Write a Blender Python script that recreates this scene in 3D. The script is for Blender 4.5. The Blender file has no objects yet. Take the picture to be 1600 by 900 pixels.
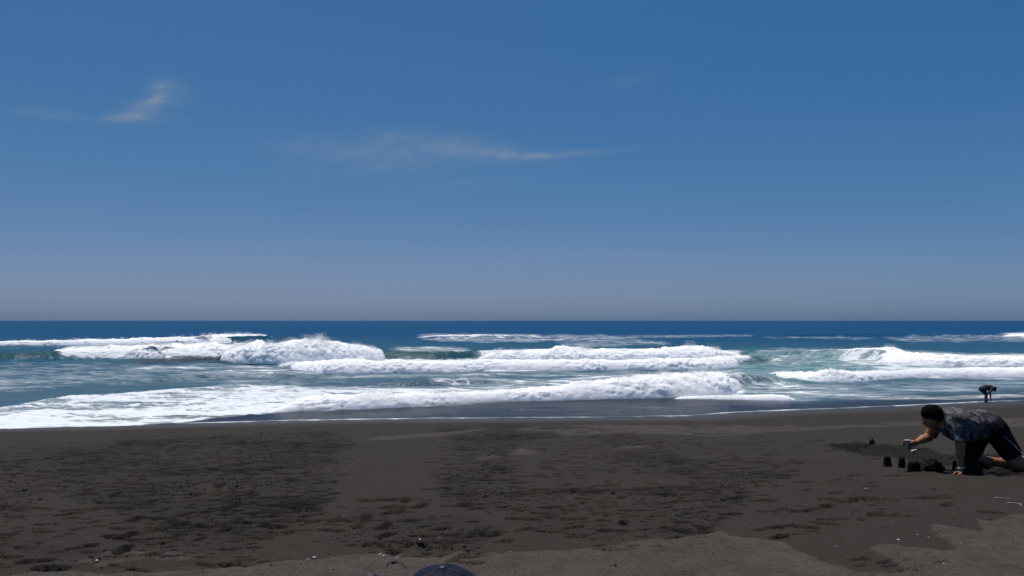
import bpy, math
import numpy as np

R = math.radians
scene = bpy.context.scene
COL = scene.collection
rng = np.random.default_rng(11)

# ------------------------------------------------------------------ camera
FPX = 1256.0                      # focal length in pixels of a 1600 px wide picture
PITCH = math.atan(51 / FPX)       # looking slightly above the horizon
ZC = 3.2                          # eye height above the sea
cam = bpy.data.cameras.new('camera')
cam.sensor_width = 36.0
cam.lens = 36.0 * FPX / 1600.0
cam.clip_start = 0.05
cam.clip_end = 60000.0
cam_ob = bpy.data.objects.new('camera', cam)
COL.objects.link(cam_ob)
cam_ob.location = (0, 0, ZC)
cam_ob.rotation_euler = (R(90) + PITCH, 0, 0)
scene.camera = cam_ob

# ------------------------------------------------------------------ sky, sun, exposure
SUN_EL, SUN_AZ = 73.0, -24.0       # high sun, over the sea, a little to the side (degrees, azimuth from +Y towards +X)
world = bpy.data.worlds.new('World')
scene.world = world
world.use_nodes = True
wt = world.node_tree
for n in list(wt.nodes):
    wt.nodes.remove(n)


class Nodes:
    """small helper to write node maths"""
    def __init__(self, tree):
        self.t = tree

    def new(self, kind, **kw):
        n = self.t.nodes.new(kind)
        for k, v in kw.items():
            setattr(n, k, v)
        return n

    def put(self, sock, v):
        if hasattr(v, 'links') or isinstance(v, bpy.types.NodeSocket):
            self.t.links.new(v, sock)
        else:
            sock.default_value = v

    def math(self, op, a, b=None, c=None, clamp=False):
        n = self.new('ShaderNodeMath', operation=op)
        n.use_clamp = clamp
        self.put(n.inputs[0], a)
        if b is not None:
            self.put(n.inputs[1], b)
        if c is not None:
            self.put(n.inputs[2], c)
        return n.outputs[0]

    def ramp(self, v, lo, hi, a=0.0, b=1.0, smooth=True):
        n = self.new('ShaderNodeMapRange')
        n.interpolation_type = 'SMOOTHSTEP' if smooth else 'LINEAR'
        self.put(n.inputs['Value'], v)
        n.inputs['From Min'].default_value = lo
        n.inputs['From Max'].default_value = hi
        n.inputs['To Min'].default_value = a
        n.inputs['To Max'].default_value = b
        return n.outputs[0]

    def noise(self, vec, scale, detail=4, rough=0.55, dist=0.0, dims='3D'):
        n = self.new('ShaderNodeTexNoise')
        n.noise_dimensions = dims
        self.put(n.inputs['Vector'], vec)
        n.inputs['Scale'].default_value = scale
        n.inputs['Detail'].default_value = detail
        n.inputs['Roughness'].default_value = rough
        n.inputs['Distortion'].default_value = dist
        return n.outputs['Fac']

    def mapping(self, vec, scale=(1, 1, 1), rot=(0, 0, 0), loc=(0, 0, 0)):
        n = self.new('ShaderNodeMapping')
        self.put(n.inputs['Vector'], vec)
        n.inputs['Scale'].default_value = scale
        n.inputs['Rotation'].default_value = rot
        n.inputs['Location'].default_value = loc
        return n.outputs[0]

    def mix(self, fac, a, b, kind='RGBA'):
        n = self.new('ShaderNodeMix', data_type=kind)
        self.put(n.inputs[0], fac)
        ia, ib, o = {'RGBA': (6, 7, 2), 'FLOAT': (2, 3, 0)}[kind]
        self.put(n.inputs[ia], a)
        self.put(n.inputs[ib], b)
        return n.outputs[o]

    def attr(self, name):
        n = self.new('ShaderNodeAttribute', attribute_name=name)
        return n

    def bump(self, height, strength, distance, normal=None):
        n = self.new('ShaderNodeBump')
        self.put(n.inputs['Height'], height)
        n.inputs['Strength'].default_value = strength
        n.inputs['Distance'].default_value = distance
        if normal is not None:
            self.put(n.inputs['Normal'], normal)
        return n.outputs[0]


W = Nodes(wt)
sky = W.new('ShaderNodeTexSky')
sky.sky_type = 'NISHITA'
sky.sun_disc = False
sky.sun_elevation = R(SUN_EL)
sky.sun_rotation = R(SUN_AZ)
sky.air_density = 0.6
sky.dust_density = 1.0
sky.ozone_density = 1.0
SKY_STRENGTH = 0.1
# camera response to the sky's three channels (deep tropical blue)
sep = W.new('ShaderNodeSeparateColor')
wt.links.new(sky.outputs[0], sep.inputs[0])
chan = []
for i, (g, k) in enumerate(((1.55, 2.06), (0.79, 0.77), (0.53, 0.785))):
    v = W.math('MULTIPLY', sep.outputs[i], 0.05)
    v = W.math('POWER', v, g)
    chan.append(W.math('MULTIPLY', v, k / SKY_STRENGTH))
comb = W.new('ShaderNodeCombineColor')
for i in range(3):
    wt.links.new(chan[i], comb.inputs[i])
# thin cirrus wisps, placed by direction
tc = W.new('ShaderNodeTexCoord')
dsep = W.new('ShaderNodeSeparateXYZ')
wt.links.new(tc.outputs['Generated'], dsep.inputs[0])
ysafe = W.math('MAXIMUM', dsep.outputs[1], 0.05)
du = W.math('DIVIDE', dsep.outputs[0], ysafe)
dv = W.math('DIVIDE', dsep.outputs[2], ysafe)
front = W.ramp(dsep.outputs[1], 0.05, 0.3)
dirv = W.new('ShaderNodeCombineXYZ')
wt.links.new(du, dirv.inputs[0])
wt.links.new(dv, dirv.inputs[1])


def wisp(px, py, su, sv, ang, amp, bend=0.0):
    """soft elongated streak: centre and size in degrees-like tangent units"""
    u = W.math('SUBTRACT', du, (px - 800) / FPX)
    v = W.math('SUBTRACT', dv, (501 - py) / FPX)
    c, s = math.cos(ang), math.sin(ang)
    a = W.math('ADD', W.math('MULTIPLY', u, c), W.math('MULTIPLY', v, s))
    b = W.math('ADD', W.math('MULTIPLY', u, -s), W.math('MULTIPLY', v, c))
    if bend:
        b = W.math('SUBTRACT', b, W.math('MULTIPLY', W.math('MULTIPLY', a, a), bend))
    a = W.math('DIVIDE', a, su / FPX)
    b = W.math('DIVIDE', b, sv / FPX)
    r2 = W.math('ADD', W.math('MULTIPLY', a, a), W.math('MULTIPLY', b, b))
    e = W.math('POWER', 2.718, W.math('MULTIPLY', r2, -1.0))
    return W.math('MULTIPLY', e, amp)


wd = W.new('ShaderNodeTexNoise')
wt.links.new(dirv.outputs[0], wd.inputs['Vector'])
wd.inputs['Scale'].default_value = 26.0
wd.inputs['Detail'].default_value = 5
wn1 = W.ramp(W.noise(W.mapping(dirv.outputs[0], scale=(1, 2.6, 1)), 22.0, 6, 0.62, 0.9), 0.32, 0.72)
total = None
for args in ((226, 164, 40, 15, 0.25, 0.44), (192, 179, 34, 6, 0.10, 0.46), (238, 146, 17, 13, 0.8, 0.52),
             (262, 134, 30, 14, -0.3, 0.32), (215, 182, 50, 9, 0.0, 0.26), (70, 176, 55, 9, -0.12, 0.22),
             (838, 241, 105, 6.0, 0.03, 0.38, 0.35), (740, 232, 95, 15, -0.12, 0.34), (560, 234, 125, 20, -0.03, 0.32),
             (600, 262, 120, 12, 0.05, 0.16), (640, 212, 90, 14, -0.03, 0.18), (720, 282, 90, 9, 0.0, 0.10), (985, 122, 40, 12, 0.2, 0.10),
             (830, 410, 420, 26, 0.0, 0.10), (330, 395, 420, 26, 0.0, 0.06)):
    w_ = wisp(*args)
    total = w_ if total is None else W.math('ADD', total, w_)
cl = W.math('MULTIPLY', W.math('MULTIPLY', total, W.math('ADD', 0.42, W.math('MULTIPLY', wn1, 0.72))), front, clamp=True)
skycol = W.mix(cl, comb.outputs[0], (2.3, 2.95, 3.9, 1))
bg = W.new('ShaderNodeBackground')
wt.links.new(skycol, bg.inputs[0])
bg.inputs[1].default_value = SKY_STRENGTH
wo = W.new('ShaderNodeOutputWorld')
wt.links.new(bg.outputs[0], wo.inputs[0])

sun = bpy.data.lights.new('sun', 'SUN')
sun.energy = 4.1
sun.angle = R(0.53)
sun.color = (1.0, 0.965, 0.91)
sun_ob = bpy.data.objects.new('sun', sun)
COL.objects.link(sun_ob)
sun_ob.rotation_euler = (R(90 - SUN_EL), 0, math.pi - R(SUN_AZ))

vs = scene.view_settings
vs.view_transform = 'Standard'
vs.look = 'None'
vs.exposure = 0.0
vs.gamma = 1.0
vs.use_curve_mapping = False

# ------------------------------------------------------------------ numeric helpers
CP, SP = math.cos(PITCH), math.sin(PITCH)


def ray(px, py):
    xc = (np.asarray(px, float) - 800) / FPX
    yc = (450 - np.asarray(py, float)) / FPX
    return xc, CP - SP * yc, SP + CP * yc


def at_z(px, py, z=0.0):
    rx, ry, rz = ray(px, py)
    t = (z - ZC) / rz
    return rx * t, ry * t


def to_px(x, y, z):
    zz = z - ZC
    dep = np.maximum(y * CP + zz * SP, 1e-3)
    return 800 + FPX * x / dep, 450 - FPX * (-y * SP + zz * CP) / dep


LAT = rng.random((64, 64, 64)).astype(np.float32)


def vnoise(x, y, z):
    """smooth value noise, -1..1"""
    x = np.asarray(x, np.float32); y = np.asarray(y, np.float32); z = np.asarray(z, np.float32)
    x, y, z = np.broadcast_arrays(x, y, z)
    fx, fy, fz = np.floor(x), np.floor(y), np.floor(z)
    ix, iy, iz = fx.astype(np.int64) & 63, fy.astype(np.int64) & 63, fz.astype(np.int64) & 63
    tx, ty, tz = x - fx, y - fy, z - fz
    tx = tx * tx * (3 - 2 * tx); ty = ty * ty * (3 - 2 * ty); tz = tz * tz * (3 - 2 * tz)
    jx, jy, jz = (ix + 1) & 63, (iy + 1) & 63, (iz + 1) & 63
    a = LAT[ix, iy, iz] * (1 - tx) + LAT[jx, iy, iz] * tx
    b = LAT[ix, jy, iz] * (1 - tx) + LAT[jx, jy, iz] * tx
    c = LAT[ix, iy, jz] * (1 - tx) + LAT[jx, iy, jz] * tx
    d = LAT[ix, jy, jz] * (1 - tx) + LAT[jx, jy, jz] * tx
    return ((a * (1 - ty) + b * ty) * (1 - tz) + (c * (1 - ty) + d * ty) * tz) * 2 - 1


def fbm(x, y, z=0.0, octaves=4, gain=0.5, lac=2.03):
    s, a, f, n = 0.0, 1.0, 1.0, 0.0
    for i in range(octaves):
        s = s + a * vnoise(x * f + 17.3 * i, y * f + 5.1 * i, z * f + 9.7 * i)
        n += a
        a *= gain
        f *= lac
    return s / n


def billow(x, y, z, octaves=4, gain=0.55, lac=2.1):
    s, a, f, n = 0.0, 1.0, 1.0, 0.0
    for i in range(octaves):
        s = s + a * np.minimum(np.abs(vnoise(x * f + 7.7 * i, y * f + 3.1 * i, z * f + 1.3 * i)) * 1.8, 1.2)
        n += a
        a *= gain
        f *= lac
    return s / n


def sstep(a, b, x):
    t = np.clip((x - a) / (b - a), 0, 1)
    return t * t * (3 - 2 * t)


def in_poly(px, py, poly):
    inside = np.zeros(np.shape(px), bool)
    n = len(poly)
    for i in range(n):
        x1, y1 = poly[i]
        x2, y2 = poly[(i + 1) % n]
        if y1 == y2:
            continue
        c = ((y1 > py) != (y2 > py)) & (px < (x2 - x1) * (py - y1) / (y2 - y1) + x1)
        inside ^= c
    return inside


def mesh_from(name, verts, quads=None, tris=None, smooth=True, attrs=None, cols=None):
    me = bpy.data.meshes.new(name)
    verts = np.ascontiguousarray(verts, np.float32)
    nq = 0 if quads is None else len(quads)
    nt = 0 if tris is None else len(tris)
    me.vertices.add(len(verts))
    me.vertices.foreach_set('co', verts.ravel())
    me.loops.add(nq * 4 + nt * 3)
    me.polygons.add(nq + nt)
    li, ls = [], []
    if nq:
        li.append(np.asarray(quads, np.int32).ravel())
        ls.append(np.arange(nq, dtype=np.int32) * 4)
    if nt:
        li.append(np.asarray(tris, np.int32).ravel())
        ls.append(nq * 4 + np.arange(nt, dtype=np.int32) * 3)
    me.loops.foreach_set('vertex_index', np.concatenate(li))
    me.polygons.foreach_set('loop_start', np.concatenate(ls))
    me.update(calc_edges=True)
    if smooth:
        me.polygons.foreach_set('use_smooth', np.ones(nq + nt, bool))
    for k, v in (attrs or {}).items():
        a = me.attributes.new(k, 'FLOAT', 'POINT')
        a.data.foreach_set('value', np.ascontiguousarray(v, np.float32).ravel())
    for k, v in (cols or {}).items():
        a = me.attributes.new(k, 'FLOAT_COLOR', 'POINT')
        v = np.concatenate([v, np.ones((len(v), 1))], 1)
        a.data.foreach_set('color', np.ascontiguousarray(v, np.float32).ravel())
    me.update()
    return me


def grid_quads(nr, nc):
    r, c = np.meshgrid(np.arange(nr - 1), np.arange(nc - 1), indexing='ij')
    a = (r * nc + c).ravel()
    return np.stack([a, a + 1, a + nc + 1, a + nc], 1)


def add(name, me, mat=None, parent=None, loc=None, label=None, category=None, group=None, kind=None):
    ob = bpy.data.objects.new(name, me)
    COL.objects.link(ob)
    if mat is not None:
        me.materials.append(mat)
    if parent is not None:
        ob.parent = parent
    if loc is not None:
        ob.location = loc
    for k, v in (('label', label), ('category', category), ('group', group), ('kind', kind)):
        if v:
            ob[k] = v
    return ob


def material(name):
    m = bpy.data.materials.new(name)
    m.use_nodes = True
    t = m.node_tree
    return m, Nodes(t), t.nodes['Principled BSDF']


def plain(name, col, rough=0.8, var=0.25, scale=20.0, spec=0.3, bump=0.0, bscale=60.0):
    m, N, b = material(name)
    co = N.new('ShaderNodeTexCoord').outputs['Object']
    n = N.noise(co, scale, 4, 0.6)
    f = N.ramp(n, 0.3, 0.7, 1 - var, 1 + var)
    c = N.new('ShaderNodeMix', data_type='RGBA', blend_type='MULTIPLY')
    c.inputs[0].default_value = 1.0
    c.inputs[6].default_value = (*col, 1)
    g = N.new('ShaderNodeCombineColor')
    for i in range(3):
        N.put(g.inputs[i], f)
    N.put(c.inputs[7], g.outputs[0])
    N.put(b.inputs['Base Color'], c.outputs[2])
    b.inputs['Roughness'].default_value = rough
    b.inputs['Specular IOR Level'].default_value = spec
    if bump:
        N.put(b.inputs['Normal'], N.bump(N.noise(co, bscale, 4, 0.6), 1.0, bump))
    return m


# ------------------------------------------------------------------ the lie of the land
SHORE_PX = [(-1400, 705), (-500, 684), (0, 671), (270, 663), (540, 657.5), (800, 653.5), (1060, 650), (1300, 640), (1540, 629),
            (1600, 627), (2100, 612), (3000, 598)]
_sx, _sy = at_z([p[0] for p in SHORE_PX], [p[1] for p in SHORE_PX])
_o = np.argsort(_sx)
_sx, _sy = _sx[_o], _sy[_o]


def shore_y(x):
    x = np.asarray(x, float)
    return np.interp(x, _sx, _sy) + 0.42 * fbm(x * 0.21, 4.0, 0.0, 3)


PQ = np.array([-80, -20, -5, 0, 3, 6, 9, 12, 15, 18, 21, 24, 30, 60, 200], float)
PZ = np.array([-9, -2.2, -0.52, 0, 0.30, 0.61, 0.92, 1.22, 1.47, 1.645, 1.735, 1.79, 1.83, 1.9, 2.0], float)
_fq = np.linspace(-80, 200, 5601)
_fz = np.interp(_fq, PQ, PZ)
_k = np.exp(-0.5 * (np.arange(-60, 61) / 22.0) ** 2)
_fz = np.convolve(np.pad(_fz, 60, mode='edge'), _k / _k.sum(), 'valid')


def sand_base(x, y):
    """height of the beach before any marks"""
    q = shore_y(x) - y
    z = np.interp(q, _fq, _fz) - np.interp(0.0, _fq, _fz)
    und = 0.035 * fbm(x * 0.16, y * 0.16, 3.3, 2) * sstep(2.0, 9.0, q)
    return z + und + 0.012 * fbm(x * 0.5, y * 0.25, 1.7, 2) * sstep(-1, 0.5, q)


def on_sand(px, py):
    """point of the beach seen at a pixel of the 1600 px picture"""
    rx, ry, rz = (float(v) for v in ray(px, py))
    t0, t1 = 1.0, 60.0
    ts = np.linspace(t0, t1, 1200)
    g = ZC + rz * ts - sand_base(rx * ts, ry * ts)
    i = int(np.argmax(g < 0))
    t = ts[i - 1] + (ts[i] - ts[i - 1]) * g[i - 1] / (g[i - 1] - g[i])
    return rx * t, ry * t, ZC + rz * t

# ------------------------------------------------------------------ beach
# rows evenly spaced in the eye's angle, columns fanning out
_py = np.arange(935, 612, -0.60)
yy = np.linspace(2.5, 46, 6000)
pyy = to_px(0 * yy, yy, np.interp(shore_y(0 * yy) - yy, _fq, _fz))[1]
pyy = np.minimum.accumulate(pyy)
_yr = np.interp(-_py, -pyy, yy)
_yr = np.concatenate([_yr[(_yr > 3.4) & (_yr < 9.5)], np.arange(9.5, 20.0, 0.036), np.arange(20.0, 26, 0.08), np.arange(26, 45, 0.25)])
_yr = np.unique(np.round(_yr, 4))
SY = np.concatenate([[-90, -50, -30, -18, -10, -5, -2, 0, 1, 1.8, 2.4, 2.9, 3.2], _yr[_yr > 3.4]])
SU = np.concatenate([[-9, -5, -3, -2, -1.5, -1.2, -1.0, -0.9, -0.82], np.arange(-0.74, 0.74, 0.00222), [0.82, 0.9, 1.0, 1.2, 1.5, 2, 3, 5, 9]])
SWID = np.sqrt(np.maximum(SY, 0) ** 2 + 2.0 ** 2)
SX = SU[None, :] * SWID[:, None]
SYY = np.repeat(SY[:, None], len(SU), 1)
SZ = sand_base(SX, SYY)
SPX, SPY = to_px(SX, SYY, SZ)
SPX = np.where(SYY > 1, SPX, 5000.0)
SPY = np.where(SYY > 1, SPY, 2000.0)
SQ = shore_y(SX) - SYY
DAMP = np.zeros(SX.shape, np.float32)      # freshly turned, damp sand
DRY = np.zeros(SX.shape, np.float32)       # dry drifted sand
ROUGHN = np.zeros(SX.shape, np.float32)    # trampled relief
DENT = np.zeros(SX.shape, np.float32)  # darkens the prints: bared damp sand, and shade painted into the colour
DDEP = np.zeros(SX.shape)
DRIM = np.zeros(SX.shape)

jx = 14 * fbm(SX * 2.2, SYY * 2.2, 0.5, 4) + 9.0 * fbm(SX * 15, SYY * 15, 6.5, 3)
jy = 7 * fbm(SX * 2.6, SYY * 2.0, 8.5, 4) + 3.0 * fbm(SX * 14, SYY * 14, 3.5, 3)
jit = np.clip(SYY / 6.0, 0.35, 1.0)


def soft_poly(poly, jitter=1.0, steps=((0, 0),)):
    return in_poly(SPX + jx * jitter / jit * 0.6, SPY + jy * jitter / jit * 0.6, poly).astype(np.float32)


# dry sand: drift along the bottom with its tongues, and thin remnants on the crest
dry_polys = [
    [(-900, 908), (0, 903), (110, 898), (250, 899), (350, 893), (440, 882), (540, 871), (610, 868), (660, 876), (700, 866), (800, 868), (900, 861), (960, 853),
     (1010, 846), (1060, 842), (1130, 832), (1142, 841), (1225, 851), (1240, 862), (1290, 879), (1335, 893), (1400, 897), (1415, 888), (1395, 874), (1362, 858), (1380, 851),
     (1407, 853), (1435, 857), (1476, 863), (1494, 861), (1483, 846), (1462, 839), (1451, 820), (1469, 824), (1504, 829), (1538, 835), (1534, 822), (1513, 811), (1531, 816),
     (1556, 817), (1572, 806), (1620, 805), (1900, 790), (2400, 780), (2400, 1300), (-900, 1300)],
]
for p in dry_polys:
    DRY = np.maximum(DRY, soft_poly(p, 1.0))
crest_polys = [
    [(560, 690), (600, 682), (690, 676), (760, 669), (770, 672), (700, 681), (620, 687)],
    [(800, 672), (850, 666), (960, 663), (1060, 664), (1160, 665), (1300, 662), (1440, 659), (1446, 664), (1330, 669), (1200, 676), (1120, 682), (1060, 680), (960, 677), (900, 680)],
    [(790, 712), (812, 702), (840, 704), (836, 712)], [(745, 716), (775, 710), (782, 714), (760, 720)],
    [(1500, 664), (1560, 655), (1700, 650), (1700, 664), (1560, 668)],
    [(960, 700), (1010, 696), (1012, 700), (970, 704)],
]
for p in crest_polys:
    k = in_poly(SPX + jx * 1.2, SPY + jy * 0.35, p) & (fbm(SX * 0.9, SYY * 0.5, 4.4, 4) > -0.22)
    DRY = np.maximum(DRY, 0.8 * k.astype(np.float32))
for p in [[(-200, 850), (60, 842), (200, 865), (330, 868), (300, 884), (-200, 896)], [(420, 850), (600, 845), (650, 862), (520, 868), (430, 868)]]:
    k = in_poly(SPX + jx * 2, SPY + jy, p) & (fbm(SX * 2.4, SYY * 2.4, 6.4, 4) > 0.12)
    DRY = np.maximum(DRY, 0.5 * k.astype(np.float32))
# the edge breaks up into crumbs and islands
for _ in range(7):
    DRY[1:-1, 1:-1] = 0.4 * DRY[1:-1, 1:-1] + 0.15 * (DRY[:-2, 1:-1] + DRY[2:, 1:-1] + DRY[1:-1, :-2] + DRY[1:-1, 2:])
_near = 1 - sstep(8.0, 11.0, SYY)
_brk = sstep(0.30, 0.66, DRY + (0.55 * fbm(SX * 13, SYY * 13, 4.0, 4) + 0.16 * fbm(SX * 3.5, SYY * 3.5, 1.0, 3)) * (DRY > 0.02))
DRY = DRY * (1 - _near) + _near * _brk
for _ in range(1):
    DRY[1:-1, 1:-1] = 0.5 * DRY[1:-1, 1:-1] + 0.125 * (DRY[:-2, 1:-1] + DRY[2:, 1:-1] + DRY[1:-1, :-2] + DRY[1:-1, 2:])

# trampled zones (pixel polygon, strength, footprints to put there)
zones = [
    ([(30, 705), (200, 690), (380, 680), (520, 672), (545, 690), (520, 740), (505, 800), (400, 850), (300, 868), (210, 868), (180, 800), (60, 760), (0, 745)], 0.75, 330),
    ([(290, 690), (480, 684), (515, 720), (500, 780), (470, 830), (380, 850), (240, 845), (300, 780), (350, 735)], 0.9, 190),
    ([(-300, 720), (0, 700), (60, 760), (40, 800), (-40, 850), (-300, 860)], 0.6, 90),
    ([(690, 668), (800, 664), (900, 672), (820, 690), (790, 715), (810, 745), (830, 770), (760, 800), (680, 775), (690, 735), (700, 700)], 0.85, 130),
    ([(880, 665), (960, 672), (1010, 690), (1080, 715), (1120, 745), (1010, 740), (960, 700)], 0.5, 60),
    ([(690, 772), (850, 762), (1000, 766), (1130, 752), (1170, 768), (1120, 800), (1000, 812), (860, 800), (720, 800)], 0.8, 120),
    ([(840, 790), (1080, 780), (1150, 800), (1100, 836), (960, 842), (820, 830)], 0.75, 70),
    ([(540, 800), (700, 800), (780, 830), (740, 868), (600, 866), (500, 850)], 0.45, 34),
    ([(1060, 720), (1190, 720), (1260, 735), (1180, 760), (1080, 760)], 0.45, 34),
    ([(1040, 690), (1200, 685), (1300, 690), (1200, 720), (1060, 715)], 0.10, 14),
    ([(0, 800), (200, 800), (420, 850), (300, 890), (0, 890)], 0.4, 44),
    ([(1190, 770), (1480, 760), (1480, 800), (1250, 815), (1190, 800)], 0.15, 12),
    ([(840, 690), (960, 690), (1060, 740), (960, 760), (840, 750)], 0.2, 26),
]
for poly, s, nfoot in zones:
    m_ = in_poly(SPX + 2.2 * jx, SPY + 1.2 * jy, poly).astype(np.float32)
    ROUGHN = np.maximum(ROUGHN, m_ * s)
for _ in range(10):
    ROUGHN[1:-1, 1:-1] = 0.4 * ROUGHN[1:-1, 1:-1] + 0.15 * (ROUGHN[:-2, 1:-1] + ROUGHN[2:, 1:-1] + ROUGHN[1:-1, :-2] + ROUGHN[1:-1, 2:])


def dent(cx, cy, length, width, ang, depth, rim=0.4, damp=0.8):
    """press one print into the sheet, with the pushed-up rim around it"""
    ext = length * 1.1 + 0.05
    r0, r1 = np.searchsorted(SY, [cy - ext, cy + ext])
    if r1 - r0 < 1:
        r0, r1 = max(r0 - 1, 0), r1 + 1
    wmax = SWID[min(r1, len(SY) - 1)]
    c0, c1 = np.searchsorted(SU, [(cx - ext) / wmax - 0.01, (cx + ext) / wmax + 0.01])
    if c1 <= c0:
        return
    x = SX[r0:r1, c0:c1] - cx
    y = SYY[r0:r1, c0:c1] - cy
    ca, sa = math.cos(ang), math.sin(ang)
    u = (x * ca + y * sa) / (length * 0.5)
    v = (-x * sa + y * ca) / (width * 0.5)
    wob = 1 + 0.30 * fbm(x * 17 + cx * 7, y * 17 + cy * 3, 2.2, 2)
    # waist of a footprint: heel and ball
    v = v / (1 - 0.22 * np.exp(-((u + 0.15) / 0.3) ** 2))
    r = np.sqrt(u * u + v * v) / wob
    inner = 1 - sstep(0.90, 1.0, r)
    ring = np.exp(-((r - 1.13) / 0.13) ** 2)
    DDEP[r0:r1, c0:c1] = np.maximum(DDEP[r0:r1, c0:c1], depth * inner)
    DRIM[r0:r1, c0:c1] = np.maximum(DRIM[r0:r1, c0:c1], rim * depth * ring * (0.6 + 0.6 * vnoise(x * 22, y * 22, cx)))
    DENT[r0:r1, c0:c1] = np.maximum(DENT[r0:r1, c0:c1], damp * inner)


def zone_points(poly, n, rg):
    p = np.array(poly, float)
    out = []
    while len(out) < n:
        q = rg.uniform(p.min(0), p.max(0), (n * 3, 2))
        q = q[in_poly(q[:, 0], q[:, 1], poly)]
        out += [tuple(v) for v in q]
    return out[:n]


SZ += ROUGHN * (0.007 * fbm(SX * 3.0, SYY * 3.0, 0.0, 3) + 0.004 * (billow(SX * 14, SYY * 14, 3.0, 3) - 0.5))
frng = np.random.default_rng(5)
taken = {}


def clear_spot(x, y, r):
    """keep prints apart so that each reads by itself"""
    gx, gy = int(x // .3), int(y // .3)
    for i in (-1, 0, 1):
        for j in (-1, 0, 1):
            for (a, b, c) in taken.get((gx + i, gy + j), ()):
                if (a - x) ** 2 + (b - y) ** 2 < (0.5 * (r + c)) ** 2:
                    return False
    taken.setdefault((gx, gy), []).append((x, y, r))
    return True


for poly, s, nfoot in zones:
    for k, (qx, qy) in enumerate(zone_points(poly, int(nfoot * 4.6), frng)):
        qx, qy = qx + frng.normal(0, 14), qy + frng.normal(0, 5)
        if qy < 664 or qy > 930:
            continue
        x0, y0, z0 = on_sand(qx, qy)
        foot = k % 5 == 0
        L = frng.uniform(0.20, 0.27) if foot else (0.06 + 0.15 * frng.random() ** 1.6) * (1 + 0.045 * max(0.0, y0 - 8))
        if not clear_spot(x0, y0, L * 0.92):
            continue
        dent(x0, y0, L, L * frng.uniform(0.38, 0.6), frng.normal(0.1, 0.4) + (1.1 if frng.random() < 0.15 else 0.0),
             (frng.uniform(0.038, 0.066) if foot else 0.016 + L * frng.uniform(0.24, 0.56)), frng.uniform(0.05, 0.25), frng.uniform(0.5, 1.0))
# walking lines of single prints
tracks = [[(60, 742), (200, 735), (330, 722), (520, 700)], [(580, 822), (600, 800), (640, 790), (660, 776)], [(1030, 770), (1130, 760), (1300, 748), (1480, 735)],
          [(860, 720), (960, 712), (1060, 722), (1130, 740)], [(170, 860), (260, 820), (350, 790), (440, 760)], [(880, 690), (1000, 684), (1060, 694), (1160, 705)],
          [(1200, 835), (1260, 820), (1310, 826)], [(900, 668), (960, 676), (1010, 688), (1050, 700)], [(1290, 704), (1340, 702), (1400, 708)]]
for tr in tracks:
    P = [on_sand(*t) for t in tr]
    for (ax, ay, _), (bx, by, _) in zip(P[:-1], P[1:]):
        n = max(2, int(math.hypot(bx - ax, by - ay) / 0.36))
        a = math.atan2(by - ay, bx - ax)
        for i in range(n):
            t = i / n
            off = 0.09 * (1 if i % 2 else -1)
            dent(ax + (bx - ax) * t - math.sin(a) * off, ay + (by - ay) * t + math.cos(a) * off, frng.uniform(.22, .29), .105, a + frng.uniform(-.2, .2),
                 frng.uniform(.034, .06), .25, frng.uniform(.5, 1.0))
# larger scuffs and hollows one can pick out
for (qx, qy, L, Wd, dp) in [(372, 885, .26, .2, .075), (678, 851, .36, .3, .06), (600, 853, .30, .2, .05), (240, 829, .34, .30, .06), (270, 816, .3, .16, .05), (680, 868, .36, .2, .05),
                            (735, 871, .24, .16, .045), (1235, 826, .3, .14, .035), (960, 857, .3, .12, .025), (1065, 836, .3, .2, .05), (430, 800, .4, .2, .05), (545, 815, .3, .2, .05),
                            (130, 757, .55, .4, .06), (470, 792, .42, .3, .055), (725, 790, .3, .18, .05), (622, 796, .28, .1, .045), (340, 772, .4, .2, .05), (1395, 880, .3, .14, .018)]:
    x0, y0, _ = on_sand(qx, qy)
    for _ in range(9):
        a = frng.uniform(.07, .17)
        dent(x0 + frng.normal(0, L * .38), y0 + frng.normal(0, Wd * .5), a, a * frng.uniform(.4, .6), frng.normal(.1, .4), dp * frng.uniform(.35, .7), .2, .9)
# small scarps: drag marks and edges running across the slope
scarps = [[(0, 796), (60, 795), (110, 797), (180, 794)], [(100, 799), (170, 796)], [(700, 772), (800, 770), (870, 768), (960, 766), (1060, 762)], [(560, 782), (660, 778)],
          [(1080, 784), (1170, 779)], [(940, 768), (1030, 763), (1180, 770)], [(1300, 783), (1380, 781), (1440, 779), (1490, 776)], [(1360, 805), (1430, 807)], [(360, 818), (440, 815), (540, 812)],
          [(1140, 724), (1250, 719)], [(1170, 731), (1200, 729)], [(1220, 725), (1260, 722)], [(0, 742), (60, 735)], [(1190, 800), (1260, 797)], [(700, 834), (790, 833)], [(1250, 722), (1300, 720)],
          [(1320, 718), (1380, 717)], [(0, 838), (20, 836)], [(1540, 800), (1562, 801)], [(500, 815), (560, 812)], [(240, 830), (300, 822), (360, 820)], [(820, 772), (900, 768), (980, 766)]]
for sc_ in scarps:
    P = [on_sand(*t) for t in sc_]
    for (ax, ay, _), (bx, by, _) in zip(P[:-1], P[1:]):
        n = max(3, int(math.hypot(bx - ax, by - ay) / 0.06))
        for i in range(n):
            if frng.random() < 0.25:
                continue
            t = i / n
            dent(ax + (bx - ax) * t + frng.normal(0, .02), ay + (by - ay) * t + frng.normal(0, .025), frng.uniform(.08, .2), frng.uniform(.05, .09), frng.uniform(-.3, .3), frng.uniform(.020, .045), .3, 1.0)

SZ += DRIM * (1 - np.clip(DDEP / 0.03, 0, 1)) - DDEP

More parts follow.
